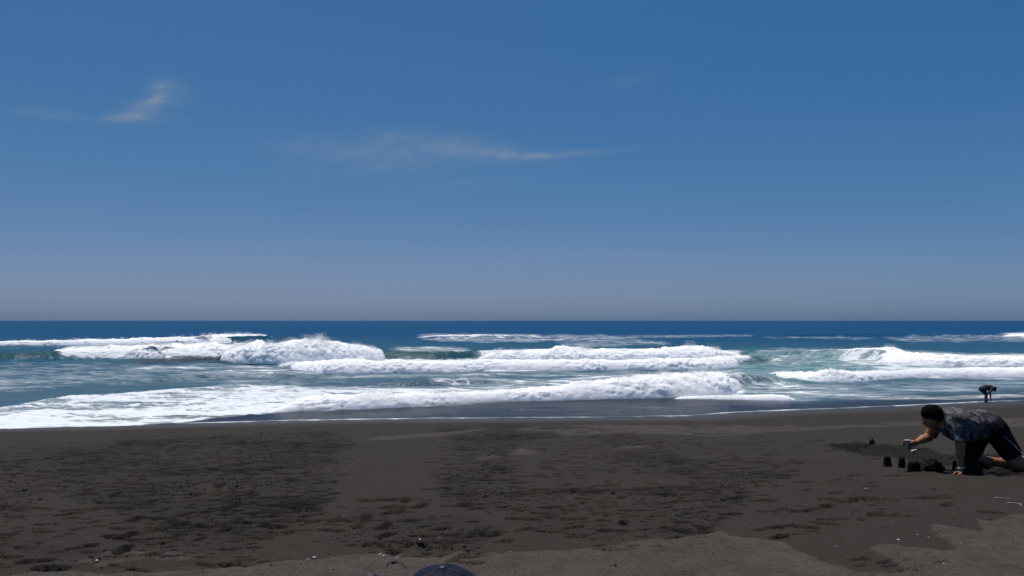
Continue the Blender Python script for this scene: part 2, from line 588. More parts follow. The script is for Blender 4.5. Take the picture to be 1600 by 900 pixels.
# the dug-over ground round the kneeling figure
DIG = np.zeros(SX.shape, np.float32)
for p in [[(1285, 697), (1340, 692), (1440, 700), (1480, 712), (1700, 712), (1700, 735), (1470, 731), (1400, 716), (1340, 710)],
          [(1500, 722), (1700, 716), (1700, 742), (1540, 743)]]:
    DIG = np.maximum(DIG, in_poly(SPX + jx, SPY + jy * .6, p).astype(np.float32))
for _ in range(4):
    DIG[1:-1, 1:-1] = 0.4 * DIG[1:-1, 1:-1] + 0.15 * (DIG[:-2, 1:-1] + DIG[2:, 1:-1] + DIG[1:-1, :-2] + DIG[1:-1, 2:])
SZ += DIG * (0.04 * fbm(SX * 6, SYY * 6, 2.0, 4) + 0.03 * (billow(SX * 12, SYY * 12, 5.0, 3) - 0.45))

# dry drift lies a finger thick on the damp sand, ruffled
SZ += DRY * sstep(3, 12, SQ) * (0.014 + 0.016 * fbm(SX * 3.0, SYY * 3.0, 5.0, 4) + 0.010 * fbm(SX * 11, SYY * 11, 2.5, 3))
# general fine unevenness above the smooth wet strip
SZ += sstep(5.0, 9.0, SQ) * (0.006 * fbm(SX * 2.2, SYY * 2.2, 7.0, 4) + 0.0035 * fbm(SX * 16, SYY * 16, 1.0, 2))
_n1 = fbm(SX * 1.5, SYY * 1.5, 4.0, 4)
_n2 = fbm(SX * 6.5, SYY * 6.5, 1.5, 4)
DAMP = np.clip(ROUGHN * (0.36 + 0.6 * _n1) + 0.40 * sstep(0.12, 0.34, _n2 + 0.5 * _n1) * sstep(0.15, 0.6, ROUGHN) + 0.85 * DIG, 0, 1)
WET = 1 - sstep(0.5, 7.5, SQ + 1.2 * fbm(SX * .4, SYY * .4, 9.0, 3))


def sand_material(name='black_sand', wetness=1.0):
    m, N, b = material(name)
    co = N.new('ShaderNodeTexCoord').outputs['Object']
    dry = N.attr('dry').outputs['Fac']
    damp = N.attr('damp').outputs['Fac']
    wet = N.attr('wet').outputs['Fac']
    grain = N.noise(co, 240.0, 3, 0.7)
    speck = N.noise(co, 70.0, 4, 0.7)
    big = N.noise(co, 1.1, 5, 0.6, 0.4)
    mid = N.noise(co, 7.0, 5, 0.65, 0.3)
    base = N.mix(big, (0.0255, 0.0206, 0.0161, 1), (0.0323, 0.0259, 0.0202, 1))
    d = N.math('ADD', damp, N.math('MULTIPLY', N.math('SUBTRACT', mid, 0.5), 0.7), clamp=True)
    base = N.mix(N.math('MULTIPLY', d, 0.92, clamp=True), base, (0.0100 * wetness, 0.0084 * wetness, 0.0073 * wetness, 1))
    dr = N.math('ADD', dry, N.math('MULTIPLY', N.math('MULTIPLY', N.math('SUBTRACT', mid, 0.5), 0.9), dry), clamp=True)
    drycol = N.mix(N.ramp(N.math('ADD', N.math('MULTIPLY', big, 0.5), N.math('MULTIPLY', mid, 0.5)), 0.3, 0.7), (0.0476, 0.0408, 0.0340, 1), (0.0731, 0.0629, 0.0527, 1))
    base = N.mix(N.math('MULTIPLY', dr, 0.9), base, drycol)
    base = N.mix(N.math('MULTIPLY', wet, 0.45), base, (0.0255, 0.0229, 0.0213, 1))
    # salt-and-pepper grains
    sp = N.ramp(speck, 0.25, 0.75, 0.55, 1.5)
    sp = N.mix(N.math('MULTIPLY', wet, 0.7), sp, 1.0, 'FLOAT')
    mm = N.new('ShaderNodeVectorMath', operation='SCALE')
    N.put(mm.inputs[0], base)
    N.put(mm.inputs['Scale'], sp)
    N.put(b.inputs['Base Color'], mm.outputs[0])
    N.put(b.inputs['Roughness'], N.mix(wet, 0.92, 0.52, 'FLOAT'))
    N.put(b.inputs['Specular IOR Level'], N.mix(wet, 0.12, 0.32, 'FLOAT'))
    h = N.math('ADD', N.math('MULTIPLY', speck, 0.010), N.math('MULTIPLY', grain, 0.004))
    h = N.math('ADD', h, N.math('MULTIPLY', N.noise(co, 22.0, 4, 0.65), 0.016))
    st = N.math('ADD', 0.25, N.math('ADD', N.math('MULTIPLY', dry, 0.5), N.math('MULTIPLY', damp, 0.6)))
    st = N.math('MULTIPLY', st, N.math('SUBTRACT', 1.0, N.math('MULTIPLY', wet, 0.85)), clamp=True)
    bn = N.new('ShaderNodeBump')
    N.put(bn.inputs['Height'], h)
    N.put(bn.inputs['Strength'], st)
    bn.inputs['Distance'].default_value = 1.0
    N.put(b.inputs['Normal'], bn.outputs[0])
    return m


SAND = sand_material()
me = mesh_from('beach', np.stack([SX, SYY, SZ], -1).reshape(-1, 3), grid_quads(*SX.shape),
               attrs={'dry': DRY, 'damp': np.clip(DAMP + 1.0 * DENT, 0, 1), 'wet': WET})  # dents get painted shade on top of the damp tone
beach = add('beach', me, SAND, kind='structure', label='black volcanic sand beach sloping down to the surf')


def sand_z(x, y):
    """height of the finished beach mesh at a point"""
    r = int(np.clip(np.searchsorted(SY, y), 1, len(SY) - 1))
    u = x / math.sqrt(max(y, 0) ** 2 + 4.0)
    c = int(np.clip(np.searchsorted(SU, u), 1, len(SU) - 1))
    return float(SZ[r - 1:r + 1, c - 1:c + 1].mean())

# crumbs of damp sand kicked up in the trampled places
crng = np.random.default_rng(8)
OCT = np.array([(1, 0, 0), (0, 1, 0), (-1, 0, 0), (0, -1, 0), (0, 0, .5), (0, 0, -.5)], float)
OCF = np.array([(0, 1, 4), (1, 2, 4), (2, 3, 4), (3, 0, 4), (1, 0, 5), (2, 1, 5), (3, 2, 5), (0, 3, 5)])
prob = np.clip(ROUGHN ** 1.2 * sstep(-0.1, 0.35, fbm(SX * 1.3, SYY * 1.3, 2.0, 4)) + 1.1 * DIG + 0.35 * DENT * (DDEP < .02) + 0.01, 0, 1)
prob = prob * (np.abs(SU)[None, :] < .75) * (SYY > 3.6) * (SQ > 5.5) * np.maximum(SYY, 4) ** 1.0
prob = prob / prob.sum()
pick = crng.choice(prob.size, 12000, p=prob.ravel())
cx = SX.ravel()[pick] + crng.normal(0, .02, len(pick))
cy = SYY.ravel()[pick] + crng.normal(0, .03, len(pick))
cz = SZ.ravel()[pick]
cr_ = np.minimum(crng.lognormal(-5.3, .45, len(pick)), .018)
cv = OCT[None] * cr_[:, None, None] * crng.uniform(.55, 1.35, (len(pick), 6, 1))
ca_ = crng.uniform(0, 6.28, len(pick))
cv = np.stack([cv[..., 0] * np.cos(ca_)[:, None] - cv[..., 1] * np.sin(ca_)[:, None], cv[..., 0] * np.sin(ca_)[:, None] + cv[..., 1] * np.cos(ca_)[:, None], cv[..., 2]], -1)
cv = cv + np.stack([cx, cy, cz + cr_ * .25], 1)[:, None]
cf = OCF[None] + 6 * np.arange(len(pick))[:, None, None]
nv = len(pick) * 6
add('sand_crumbs', mesh_from('sand_crumbs', cv.reshape(-1, 3), None, cf.reshape(-1, 3), smooth=False, attrs={'dry': np.zeros(nv), 'damp': np.full(nv, .6), 'wet': np.zeros(nv)}), SAND, kind='stuff',
    label='loose crumbs of dark sand kicked up around the footprints', category='sand crumbs')

# ------------------------------------------------------------------ breaking waves: where they run
# each: points (pixel x, pixel y of the foot, pixel y of the crest) read along the wave
WAVES = {
    'shore':  [(380, 650, 646), (430, 646, 630), (480, 643, 618), (540, 641, 613), (620, 637, 611), (700, 632, 610), (760, 627, 609), (820, 626, 606), (870, 625, 601), (920, 624, 594), (980, 623, 586), (1020, 622, 580),
               (1045, 622, 583), (1090, 621, 582), (1120, 619, 579), (1150, 614, 577), (1172, 600, 583)],
    'tongue': [(1040, 624, 619), (1090, 624, 616), (1150, 625, 615), (1210, 626, 613), (1238, 626, 615), (1252, 624, 621)],
    'second': [(425, 571, 567), (460, 578, 562), (500, 583, 561), (560, 584, 559), (640, 583, 562), (700, 582, 563), (760, 580, 561), (840, 580, 560), (920, 580, 560), (1000, 578, 560),
               (1060, 578, 558), (1110, 578, 557), (1150, 574, 555), (1172, 567, 554), (1184, 560, 556)],
    'left3':  [(82, 548, 545), (110, 556, 542), (150, 559, 540), (200, 561, 538), (250, 562, 537), (300, 559, 536), (350, 555, 535), (385, 552, 538)],
    'splash': [(340, 560, 548), (352, 565, 538), (372, 567, 531), (400, 568, 538), (432, 568, 532), (455, 568, 527), (480, 568, 524), (505, 568, 526), (530, 567, 532), (552, 567, 534),
               (570, 566, 534), (590, 565, 539), (604, 563, 542), (611, 561, 553)],
    'right3': [(736, 562, 556), (752, 563, 549), (800, 563, 546), (850, 563, 545), (880, 563, 539), (905, 563, 541), (940, 563, 544), (1000, 562, 545), (1050, 562, 541), (1080, 562, 536), (1110, 562, 538),
               (1140, 561, 545), (1165, 557, 550)],
    'outer':  [(-420, 545, 537), (-200, 543, 534), (0, 540, 532), (100, 540, 530), (200, 539, 528), (280, 538, 526), (330, 538, 523), (380, 534, 521), (408, 529, 522), (420, 526, 523)],
    'right1': [(1196, 582, 579), (1225, 590, 578), (1260, 597, 577), (1300, 599, 574), (1345, 598, 578), (1400, 593, 575), (1460, 590, 573), (1520, 590, 572), (1600, 591, 572), (1800, 592, 573), (2060, 594, 578)],
    'right2': [(1250, 552, 546), (1300, 558, 545), (1360, 562, 541), (1400, 568, 549), (1460, 572, 552), (1530, 574, 554), (1600, 575, 554), (1800, 576, 555), (2060, 577, 560)],
    'far':    [(650, 527, 525.5), (690, 527, 523.5), (720, 527, 522.5), (760, 527, 522.5), (800, 527, 523.5), (850, 526, 524.5)],
    'farright': [(1560, 526, 523), (1600, 527, 520), (1700, 528, 519), (1900, 528, 521)],
    'small':  [(700, 603, 598), (716, 603, 592), (732, 603, 589), (744, 600, 592), (750, 599, 597)],
}
# the swell that carries them, broken or not
SWELLS = [
    [(430, 645, 622), (700, 632, 612), (820, 626, 606), (920, 624, 596), (1020, 622, 584), (1120, 619, 581), (1165, 606, 582), (1220, 600, 590), (1300, 600, 599)],
    [(400, 573, 570), (460, 578, 564), (700, 582, 564), (1000, 578, 562), (1100, 578, 559), (1160, 572, 555), (1200, 570, 552), (1290, 572, 552)],
    [(-500, 566, 548), (0, 563, 547), (82, 562, 544), (150, 561, 546), (250, 562, 545), (340, 562, 546), (420, 566, 546), (500, 566, 546), (605, 564, 543), (680, 564, 543), (740, 563, 546), (880, 563, 545),
     (1000, 562, 546), (1100, 562, 541), (1165, 557, 549), (1220, 556, 552)],
    [(-420, 545, 537), (0, 540, 532), (200, 539, 528), (330, 538, 523), (420, 532, 522), (470, 531, 523), (560, 530, 527)],
    [(1196, 584, 576), (1260, 597, 578), (1345, 598, 577), (1460, 590, 573), (1600, 591, 572), (2060, 594, 578)],
    [(1120, 556, 550), (1250, 558, 546), (1360, 564, 541), (1460, 572, 552), (1600, 575, 554), (2060, 577, 560)],
    [(645, 528, 524), (760, 530, 522), (880, 527, 524)],
    [(1140, 527, 524), (1240, 526, 521), (1330, 525, 519), (1420, 524, 519.5), (1560, 526, 522), (1700, 528, 519), (1900, 528, 521)],
    [(560, 606, 601), (640, 606, 595), (720, 604, 590), (760, 602, 593), (840, 600, 596)],
    [(150, 606, 600), (330, 590, 583), (420, 588, 580), (560, 592, 587)],
]


def wave_line(pts):
    a = np.array(pts, float)
    bx, by = at_z(a[:, 0], a[:, 1])
    H = np.full(len(a), 0.5)
    for _ in range(4):
        yc = by + 0.9 * H
        H = np.maximum(ZC - (a[:, 2] - 501) / FPX * yc, 0.0)
    return a[:, 0], bx, by, H


# ------------------------------------------------------------------ sea
_rows = np.concatenate([np.arange(694, 640, -0.9), np.arange(640, 518, -0.27), np.arange(518, 506, -0.33)])
_ry = at_z(np.full(len(_rows), 800.0), _rows)[1]
_far = np.geomspace(_ry[-1] * 1.06, 45000.0, 46)
VY = np.concatenate([_ry, _far])
VU = np.concatenate([[-7, -4, -2.5, -1.8, -1.4, -1.2, -1.05], np.arange(-0.98, 1.0, 0.0029), [1.05, 1.2, 1.4, 1.8, 2.5, 4, 7]])
VX = VU[None, :] * VY[:, None]
VYY = np.repeat(VY[:, None], len(VU), 1)
VPX, VPY = to_px(VX, VYY, np.zeros_like(VX))
VQ = VYY - shore_y(VX)                       # distance out from the water's edge
fade = 1 - sstep(160, 420, VYY)
DW = (-0.20, 0.98)                           # wave travel axis


def train(wl, amp, ang, ph, sharp=1.0):
    k = 2 * math.pi / wl
    d = (math.sin(ang), math.cos(ang))
    w_ = np.sin(k * (VX * d[0] + VYY * d[1]) + ph + 0.8 * fbm(VX / wl * .35, VYY / wl * .35, ph, 2))
    return amp * (np.power((w_ + 1) / 2, sharp) * 2 - 1)


calm = sstep(2.0, 12.0, VQ)
VZ = np.zeros_like(VX)
VZ += sstep(30, 90, VQ) * (train(31, 0.20, -0.20, 0.4, 1.5) + train(47, 0.16, -0.05, 2.0, 1.3)) * (1 - sstep(900, 3000, VYY))
VZ += calm * fade * (train(7.3, 0.045, -0.5, 1.1, 1.4) + train(4.1, 0.028, 0.3, 0.3, 1.4) + train(2.3, 0.016, -0.9, 4.0, 1.3))
VZ += calm * fade * (0.085 * fbm(VX * 0.28, VYY * 0.42, 0.0, 4) + 0.035 * (0.5 - billow(VX * 0.9, VYY * 1.2, 1.0, 3)))
VZ += (1 - calm) * sstep(0.3, 2.0, VQ) * 0.012 * fbm(VX * 1.2, VYY * 1.6, 0.0, 4)
FACE = np.zeros_like(VX)
for pts in SWELLS:
    pxs, bx, by, H = wave_line(pts)
    yf = np.interp(VPX, pxs, by, left=1e9, right=1e9)
    yf = yf + 0.38 + 0.25 * fbm(VX * .35, 2.0, 0.0, 2)
    h = np.interp(VPX, pxs, H, left=0, right=0) * (1 + 0.06 * fbm(VX * .5, 1.0, 3.0, 2))
    h = h * sstep(0, 40, VPX - pxs[0]) * sstep(0, 40, pxs[-1] - VPX)
    s = VYY - yf
    rise = sstep(0.12, 1.35, s / np.maximum(h * 1.15, .05))
    back = 1 - sstep(1.0, 8.5, s / np.maximum(h, .05))
    VZ = np.maximum(VZ, 0.80 * h * rise * back + 0.35 * VZ * rise * back + np.where(rise * back > 0, 0, -9)) * (rise * back > 0) + VZ * (rise * back <= 0)
    FACE = np.maximum(FACE, rise * (1 - sstep(1.0, 1.9, s / np.maximum(h, .05))) * sstep(.3, .8, h))


VPX, VPY = to_px(VX, VYY, VZ)


def band(xs, tops, bots, soft=3.0, jitter=6.0):
    t = np.interp(VPX, xs, tops)
    b = np.interp(VPX, xs, bots)
    jj = jitter * BJ
    m_ = sstep(-soft, soft, VPY + jj - t) * sstep(-soft, soft, b - VPY - jj)
    return m_ * sstep(xs[0], xs[0] + 25, VPX) * (1 - sstep(xs[-1] - 25, xs[-1], VPX))


BJ = fbm(VX * 0.25, VYY * 0.16, 2.2, 4)
FOAM = np.zeros_like(VX)


def foam(level, xs, tops, bots, soft=3.0, jitter=6.0):
    global FOAM
    FOAM = np.maximum(FOAM, level * band(xs, tops, bots, soft, jitter))


foam(0.98, [-600, 0, 60, 130, 200, 270, 340, 400, 440, 560], [662, 637, 627, 618, 614, 609, 603, 600, 604, 613], [706, 671, 670, 667.5, 665, 661.5, 653, 649, 646, 641], 1.6, 3.0)
foam(0.74, [330, 420, 540, 700, 830, 960, 1200], [598, 598, 605, 604, 598, 582, 588], [612, 616, 622, 618, 612, 604, 606], 4, 5)
foam(0.92, [430, 560, 800, 1000, 1180], [612, 612, 606, 588, 580], [643, 640, 627, 622, 618], 3, 3)
foam(0.14, [280, 520, 760, 900, 1100, 1300], [655, 646, 632, 628, 626, 622], [663, 655, 646, 642, 640, 634], 4, 4)
foam(0.52, [640, 690, 760, 830, 1010], [522, 521, 521, 522, 525], [528, 534, 535, 534, 530], 1.4, 3)
foam(0.42, [840, 900, 1000, 1100, 1190], [525, 524, 523.5, 523, 523], [529, 528.5, 528, 527, 526], 1.0, 1.5)
foam(0.45, [860, 930, 1000, 1060], [530, 529, 530, 532], [541, 542, 540, 538], 3, 4)
foam(0.38, [1180, 1280, 1330, 1380], [525, 525, 526, 528], [529, 530, 531, 530], 1.5, 2)
foam(0.52, [1370, 1400, 1440], [524, 527, 531], [528, 532, 535], 1.2, 1.5)
foam(0.72, [1550, 1600, 1800, 2100], [521, 519, 519, 520], [527, 528, 529, 529], 1.2, 2)
foam(0.42, [1400, 1480, 1600, 2100], [524, 523, 522, 522], [535, 534, 533, 533], 3, 4)
foam(0.80, [1290, 1350, 1400, 1500, 1700, 2200], [545, 543, 549, 552, 553, 556], [560, 570, 592, 590, 591, 594], 4, 6)
foam(0.52, [1170, 1240, 1330, 1420], [546, 544, 543, 546], [562, 572, 578, 586], 4, 6)
foam(0.40, [1060, 1180, 1300, 1400], [552, 552, 556, 560], [590, 596, 596, 590], 6, 8)
foam(0.58, [1140, 1200, 1260, 1320], [582, 586, 600, 606], [622, 626, 624, 616], 5, 7)
foam(0.46, [1200, 1330, 1450, 1600, 2200], [598, 600, 596, 594, 596], [618, 622, 614, 606, 606], 5, 6)
foam(0.50, [1280, 1340, 1420, 1460, 1640], [612, 614, 618, 620, 612], [618, 622, 626, 626, 622], 3, 5)
foam(0.36, [-600, 0, 120, 260, 440, 560], [585, 570, 567, 570, 570, 580], [625, 612, 606, 602, 600, 598], 6, 8)
foam(0.60, [180, 300, 420, 520], [574, 570, 571, 583], [584, 582, 584, 592], 4, 6)
foam(0.52, [480, 620, 760, 900, 1100, 1180], [583, 583, 581, 580, 579, 570], [592, 591, 590, 590, 588, 586], 4, 5)
foam(0.66, [660, 700, 745, 800, 870], [590, 588, 588, 594, 596], [600, 603, 606, 606, 602], 3, 4)
foam(0.56, [800, 870, 960, 1010], [592, 594, 590, 584], [603, 603, 598, 592], 4, 4)
foam(0.62, [598, 640, 700, 745], [542, 541.5, 541.5, 544], [549, 549.5, 549.5, 550], 1.5, 2)
foam(1.5, [736, 800, 1000, 1170], [548, 546, 545, 549], [563, 563, 562, 558], 1.5, 1)
foam(0.85, [90, 150, 260, 400], [537, 536, 535, 534], [549, 548, 547, 545], 1.5, 1)
foam(1.5, [84, 150, 260, 390], [545, 541, 538, 538], [556, 560, 560, 554], 1.5, 1)
foam(1.5, [425, 500, 800, 1100, 1186], [569, 562, 562, 558, 556], [571, 583, 580, 577, 560], 1.5, 1)
foam(0.2, [-600, 0, 80, 300, 430], [540, 537, 537, 537, 537], [549, 546, 545, 541, 541], 1.5, 2)
foam(0.50, [430, 470, 520], [530, 526, 532], [545, 540, 540], 3, 3)
EDGE = np.exp(-((VQ - 0.18 - 0.10 * fbm(VX * .8, 3.0, 1.0, 3)) / 0.17) ** 2)
VZ += 0.020 * EDGE
FOAM = np.maximum(FOAM, EDGE * (0.72 + 0.3 * fbm(VX * .6, VYY * .6, 6.0, 3)))
FOAM = np.where(VQ > 0.6, FOAM * (1 - 0.34 * np.clip(0.35 + 1.6 * fbm(VX * .28, VYY * 1.1, 8.0, 4), 0, 1)), FOAM)
SHEET = band([-600, 0, 60, 130, 200, 270, 340, 400, 440, 560], [662, 637, 627, 618, 614, 609, 603, 600, 604, 613], [706, 671, 670, 667.5, 665, 661.5, 653, 649, 646, 641], 4, 3.0)
VZ += SHEET * sstep(0.3, 2.5, VQ) * (0.10 * fbm(VX * .5, VYY * .7, 3.0, 3) + 0.10 * (billow(VX * 1.6, VYY * 2.2, 3.0, 4) - 0.4))
FOAM *= sstep(-0.5, 0.05, VQ)

# body colour of the water: clear and blue far out, milky teal in the surf, full of black sand at the edge
deep = np.array([0.0038, 0.054, 0.142])
mid_ = np.array([0.020, 0.082, 0.132])
surf = np.array([0.052, 0.108, 0.150])
edge_ = np.array([0.019, 0.024, 0.036])
green = np.array([0.022, 0.078, 0.070])  # steep faces: light coming through thin water, put into the colour
t1 = sstep(190, 70, VYY)[..., None] if False else (1 - sstep(70, 190, VYY))[..., None]
t2 = (1 - sstep(36, 62, VYY + 5 * BJ))[..., None]
wcol = deep * (1 - t1) + mid_ * t1
wcol = wcol * (1 - t2) + surf * t2
gb = np.maximum(FACE * (1 - sstep(100, 240, VYY)), 0)[..., None]
gb = gb * sstep(-0.5, 0.3, fbm(VX * .1, VYY * .1, 5, 2) + 0.25)[..., None]
wcol = wcol * (1 - 0.75 * gb) + green * 0.75 * gb
tealm = band([1060, 1150, 1300, 1400, 1480], [548, 548, 548, 552, 556], [580, 600, 598, 590, 588], 8, 8)[..., None]
wcol = wcol * (1 - 0.6 * tealm) + np.array([0.10, 0.235, 0.235]) * 0.65 * tealm
pyedge = np.interp(VPX, [-500, 0, 300, 520, 700, 900, 1060, 1250, 1400, 1540, 1700, 2200], [668, 660, 650, 641, 630, 624, 622, 628, 622, 617, 606, 600])
sandm = sstep(-9, 5, VPY + 5 * BJ - pyedge)[..., None]
wcol = wcol * (1 - sandm) + edge_ * sandm
# painted shade in the hollow under the curling lip, faint on one face
hollow_shade = np.maximum(0.8 * band([200, 300, 352, 420], [556, 554, 550, 558], [568, 568, 568, 568], 5, 4), 0.2 * band([605, 680, 745], [551, 552, 556], [563, 563, 563], 2, 1))[..., None]
wcol = wcol * (1 - hollow_shade) + np.array([0.018, 0.032, 0.036]) * hollow_shade


def water_material():
    m, N, b = material('sea_water')
    co = N.new('ShaderNodeTexCoord').outputs['Object']
    f0 = N.attr('foam').outputs['Fac']
    st = N.mapping(co, scale=(0.42, 1.0, 1.0), rot=(0, 0, 0.12))
    warp = N.new('ShaderNodeTexNoise')
    N.put(warp.inputs['Vector'], st)
    warp.inputs['Scale'].default_value = 0.8
    warp.inputs['Detail'].default_value = 4
    wv = N.new('ShaderNodeVectorMath', operation='MULTIPLY_ADD')
    N.put(wv.inputs[0], warp.outputs['Color'])
    wv.inputs[1].default_value = (1.6, 1.6, 1.6)
    N.put(wv.inputs[2], st)
    vor = N.new('ShaderNodeTexVoronoi', feature='DISTANCE_TO_EDGE')
    N.put(vor.inputs['Vector'], wv.outputs[0])
    vor.inputs['Scale'].default_value = 0.75
    lace = N.ramp(vor.outputs['Distance'], 0.0, 0.22, 1.0, 0.0)
    vor2 = N.new('ShaderNodeTexVoronoi', feature='DISTANCE_TO_EDGE')
    N.put(vor2.inputs['Vector'], wv.outputs[0])
    vor2.inputs['Scale'].default_value = 2.6
    lace2 = N.ramp(vor2.outputs['Distance'], 0.0, 0.2, 1.0, 0.0)
    n1 = N.noise(st, 0.55, 6, 0.62, 0.5)
    n2 = N.noise(st, 6.0, 5, 0.65)
    v = N.math('ADD', f0, N.math('MULTIPLY', N.math('SUBTRACT', n1, 0.5), 1.25))
    v = N.math('ADD', v, N.math('MULTIPLY', N.math('SUBTRACT', lace, 0.35), 0.26))
    v = N.math('ADD', v, N.math('MULTIPLY', N.math('SUBTRACT', lace2, 0.35), 0.16))
    v = N.math('ADD', v, N.math('MULTIPLY', N.math('SUBTRACT', n2, 0.5), 0.5))
    cover = N.ramp(v, 0.50, 0.86)
    haze = N.ramp(v, 0.12, 0.75, 0.0, 0.34)
    k = N.math('MAXIMUM', cover, haze)
    k = N.math('MULTIPLY', k, N.ramp(f0, 0.02, 0.30))
    wc = N.attr('body').outputs['Color']
    c = N.mix(k, wc, (0.70, 0.74, 0.76, 1))
    N.put(b.inputs['Base Color'], c)
    b.inputs['IOR'].default_value = 1.333
    b.inputs['Roughness'].default_value = 0.9
    b.inputs['Specular IOR Level'].default_value = 0.0
    # ripples: finer near, coarser chop far out
    chop = N.attr('chop').outputs['Fac']
    st2 = N.mapping(co, scale=(0.55, 1.0, 1.0), rot=(0, 0, -0.2))
    r1 = N.noise(st2, 3.2, 5, 0.62, 0.6)
    r2 = N.noise(st2, 0.7, 6, 0.6, 0.5)
    hgt = N.math('ADD', N.math('MULTIPLY', r1, 0.045), N.math('MULTIPLY', r2, 0.20))
    hgt = N.math('ADD', N.math('MULTIPLY', hgt, chop), N.math('MULTIPLY', N.math('MULTIPLY', v, k), 0.10))
    bn = N.new('ShaderNodeBump')
    N.put(bn.inputs['Height'], hgt)
    bn.inputs['Strength'].default_value = 1.0
    bn.inputs['Distance'].default_value = 1.0
    N.put(b.inputs['Normal'], bn.outputs[0])
    # mirror share of a rough sea: rises towards grazing view but never to a full mirror
    fre = N.new('ShaderNodeFresnel')
    fre.inputs['IOR'].default_value = 1.333
    N.put(fre.inputs['Normal'], bn.outputs[0])
    share = N.math('MINIMUM', fre.outputs[0], N.attr('gloss').outputs['Fac'])
    share = N.math('MULTIPLY', share, N.math('SUBTRACT', 1.0, k))
    gl = N.new('ShaderNodeBsdfGlossy')
    gl.inputs['Roughness'].default_value = 0.17
    N.put(gl.inputs['Normal'], bn.outputs[0])
    ms = N.new('ShaderNodeMixShader')
    N.put(ms.inputs[0], share)
    N.put(ms.inputs[1], b.outputs[0])
    N.put(ms.inputs[2], gl.outputs[0])
    N.put(m.node_tree.nodes['Material Output'].inputs[0], ms.outputs[0])
    return m


slope = np.abs(np.gradient(VZ, axis=0) / np.gradient(VYY, axis=0))
chop = 0.10 + 1.4 * sstep(1.5, 14.0, VQ) + 1.4 * sstep(120, 900, VYY)
me = mesh_from('sea', np.stack([VX, VYY, VZ], -1).reshape(-1, 3), grid_quads(*VX.shape), attrs={'foam': np.clip(FOAM, 0, 1), 'chop': chop, 'gloss': (0.21 - 0.06 * sstep(40, 300, VYY)) * (1 - 0.75 * np.clip(FACE, 0, 1)) * (1 - 0.92 * sstep(0.10, 0.32, slope))}, cols={'body': wcol.reshape(-1, 3)})
sea = add('sea', me, water_material(), kind='structure', label='blue ocean turning milky teal in the surf')


# ------------------------------------------------------------------ white water
def foam_material():
    m, N, b = material('white_foam')
    co = N.new('ShaderNodeTexCoord').outputs['Object']
    n = N.noise(co, 3.0, 6, 0.7)
    c = N.mix(N.ramp(n, 0.28, 0.62), (0.90, 0.915, 0.915, 1), (0.97, 0.97, 0.965, 1))
    N.put(b.inputs['Base Color'], c)
    b.inputs['Roughness'].default_value = 0.95
    b.inputs['Specular IOR Level'].default_value = 0.1
    b.inputs['Subsurface Weight'].default_value = 0.7
    b.inputs['Subsurface Radius'].default_value = (1.0, 1.0, 1.0)
    b.inputs['Subsurface Scale'].default_value = 0.34
    N.put(b.inputs['Normal'], N.bump(N.noise(co, 6.0, 5, 0.7), 0.45, 0.07))
    return m


FOAMM = foam_material()
SPRAYM, _n, _b = material('spray_drops')
_b.inputs['Base Color'].default_value = (0.9, 0.92, 0.93, 1)
_b.inputs['Roughness'].default_value = 0.9
_tr = _n.new('ShaderNodeBsdfTranslucent')
_tr.inputs[0].default_value = (0.9, 0.92, 0.93, 1)
_ms = _n.new('ShaderNodeMixShader')
_ms.inputs[0].default_value = 0.5
_n.put(_ms.inputs[1], _b.outputs[0])
_n.put(_ms.inputs[2], _tr.outputs[0])
_n.put(SPRAYM.node_tree.nodes['Material Output'].inputs[0], _ms.outputs[0])
TET = np.array([(0, 0, 1.0), (0.94, 0, -0.33), (-0.47, 0.82, -0.33), (-0.47, -0.82, -0.33)])
TETF = np.array([(0, 1, 2), (0, 2, 3), (0, 3, 1), (1, 3, 2)])


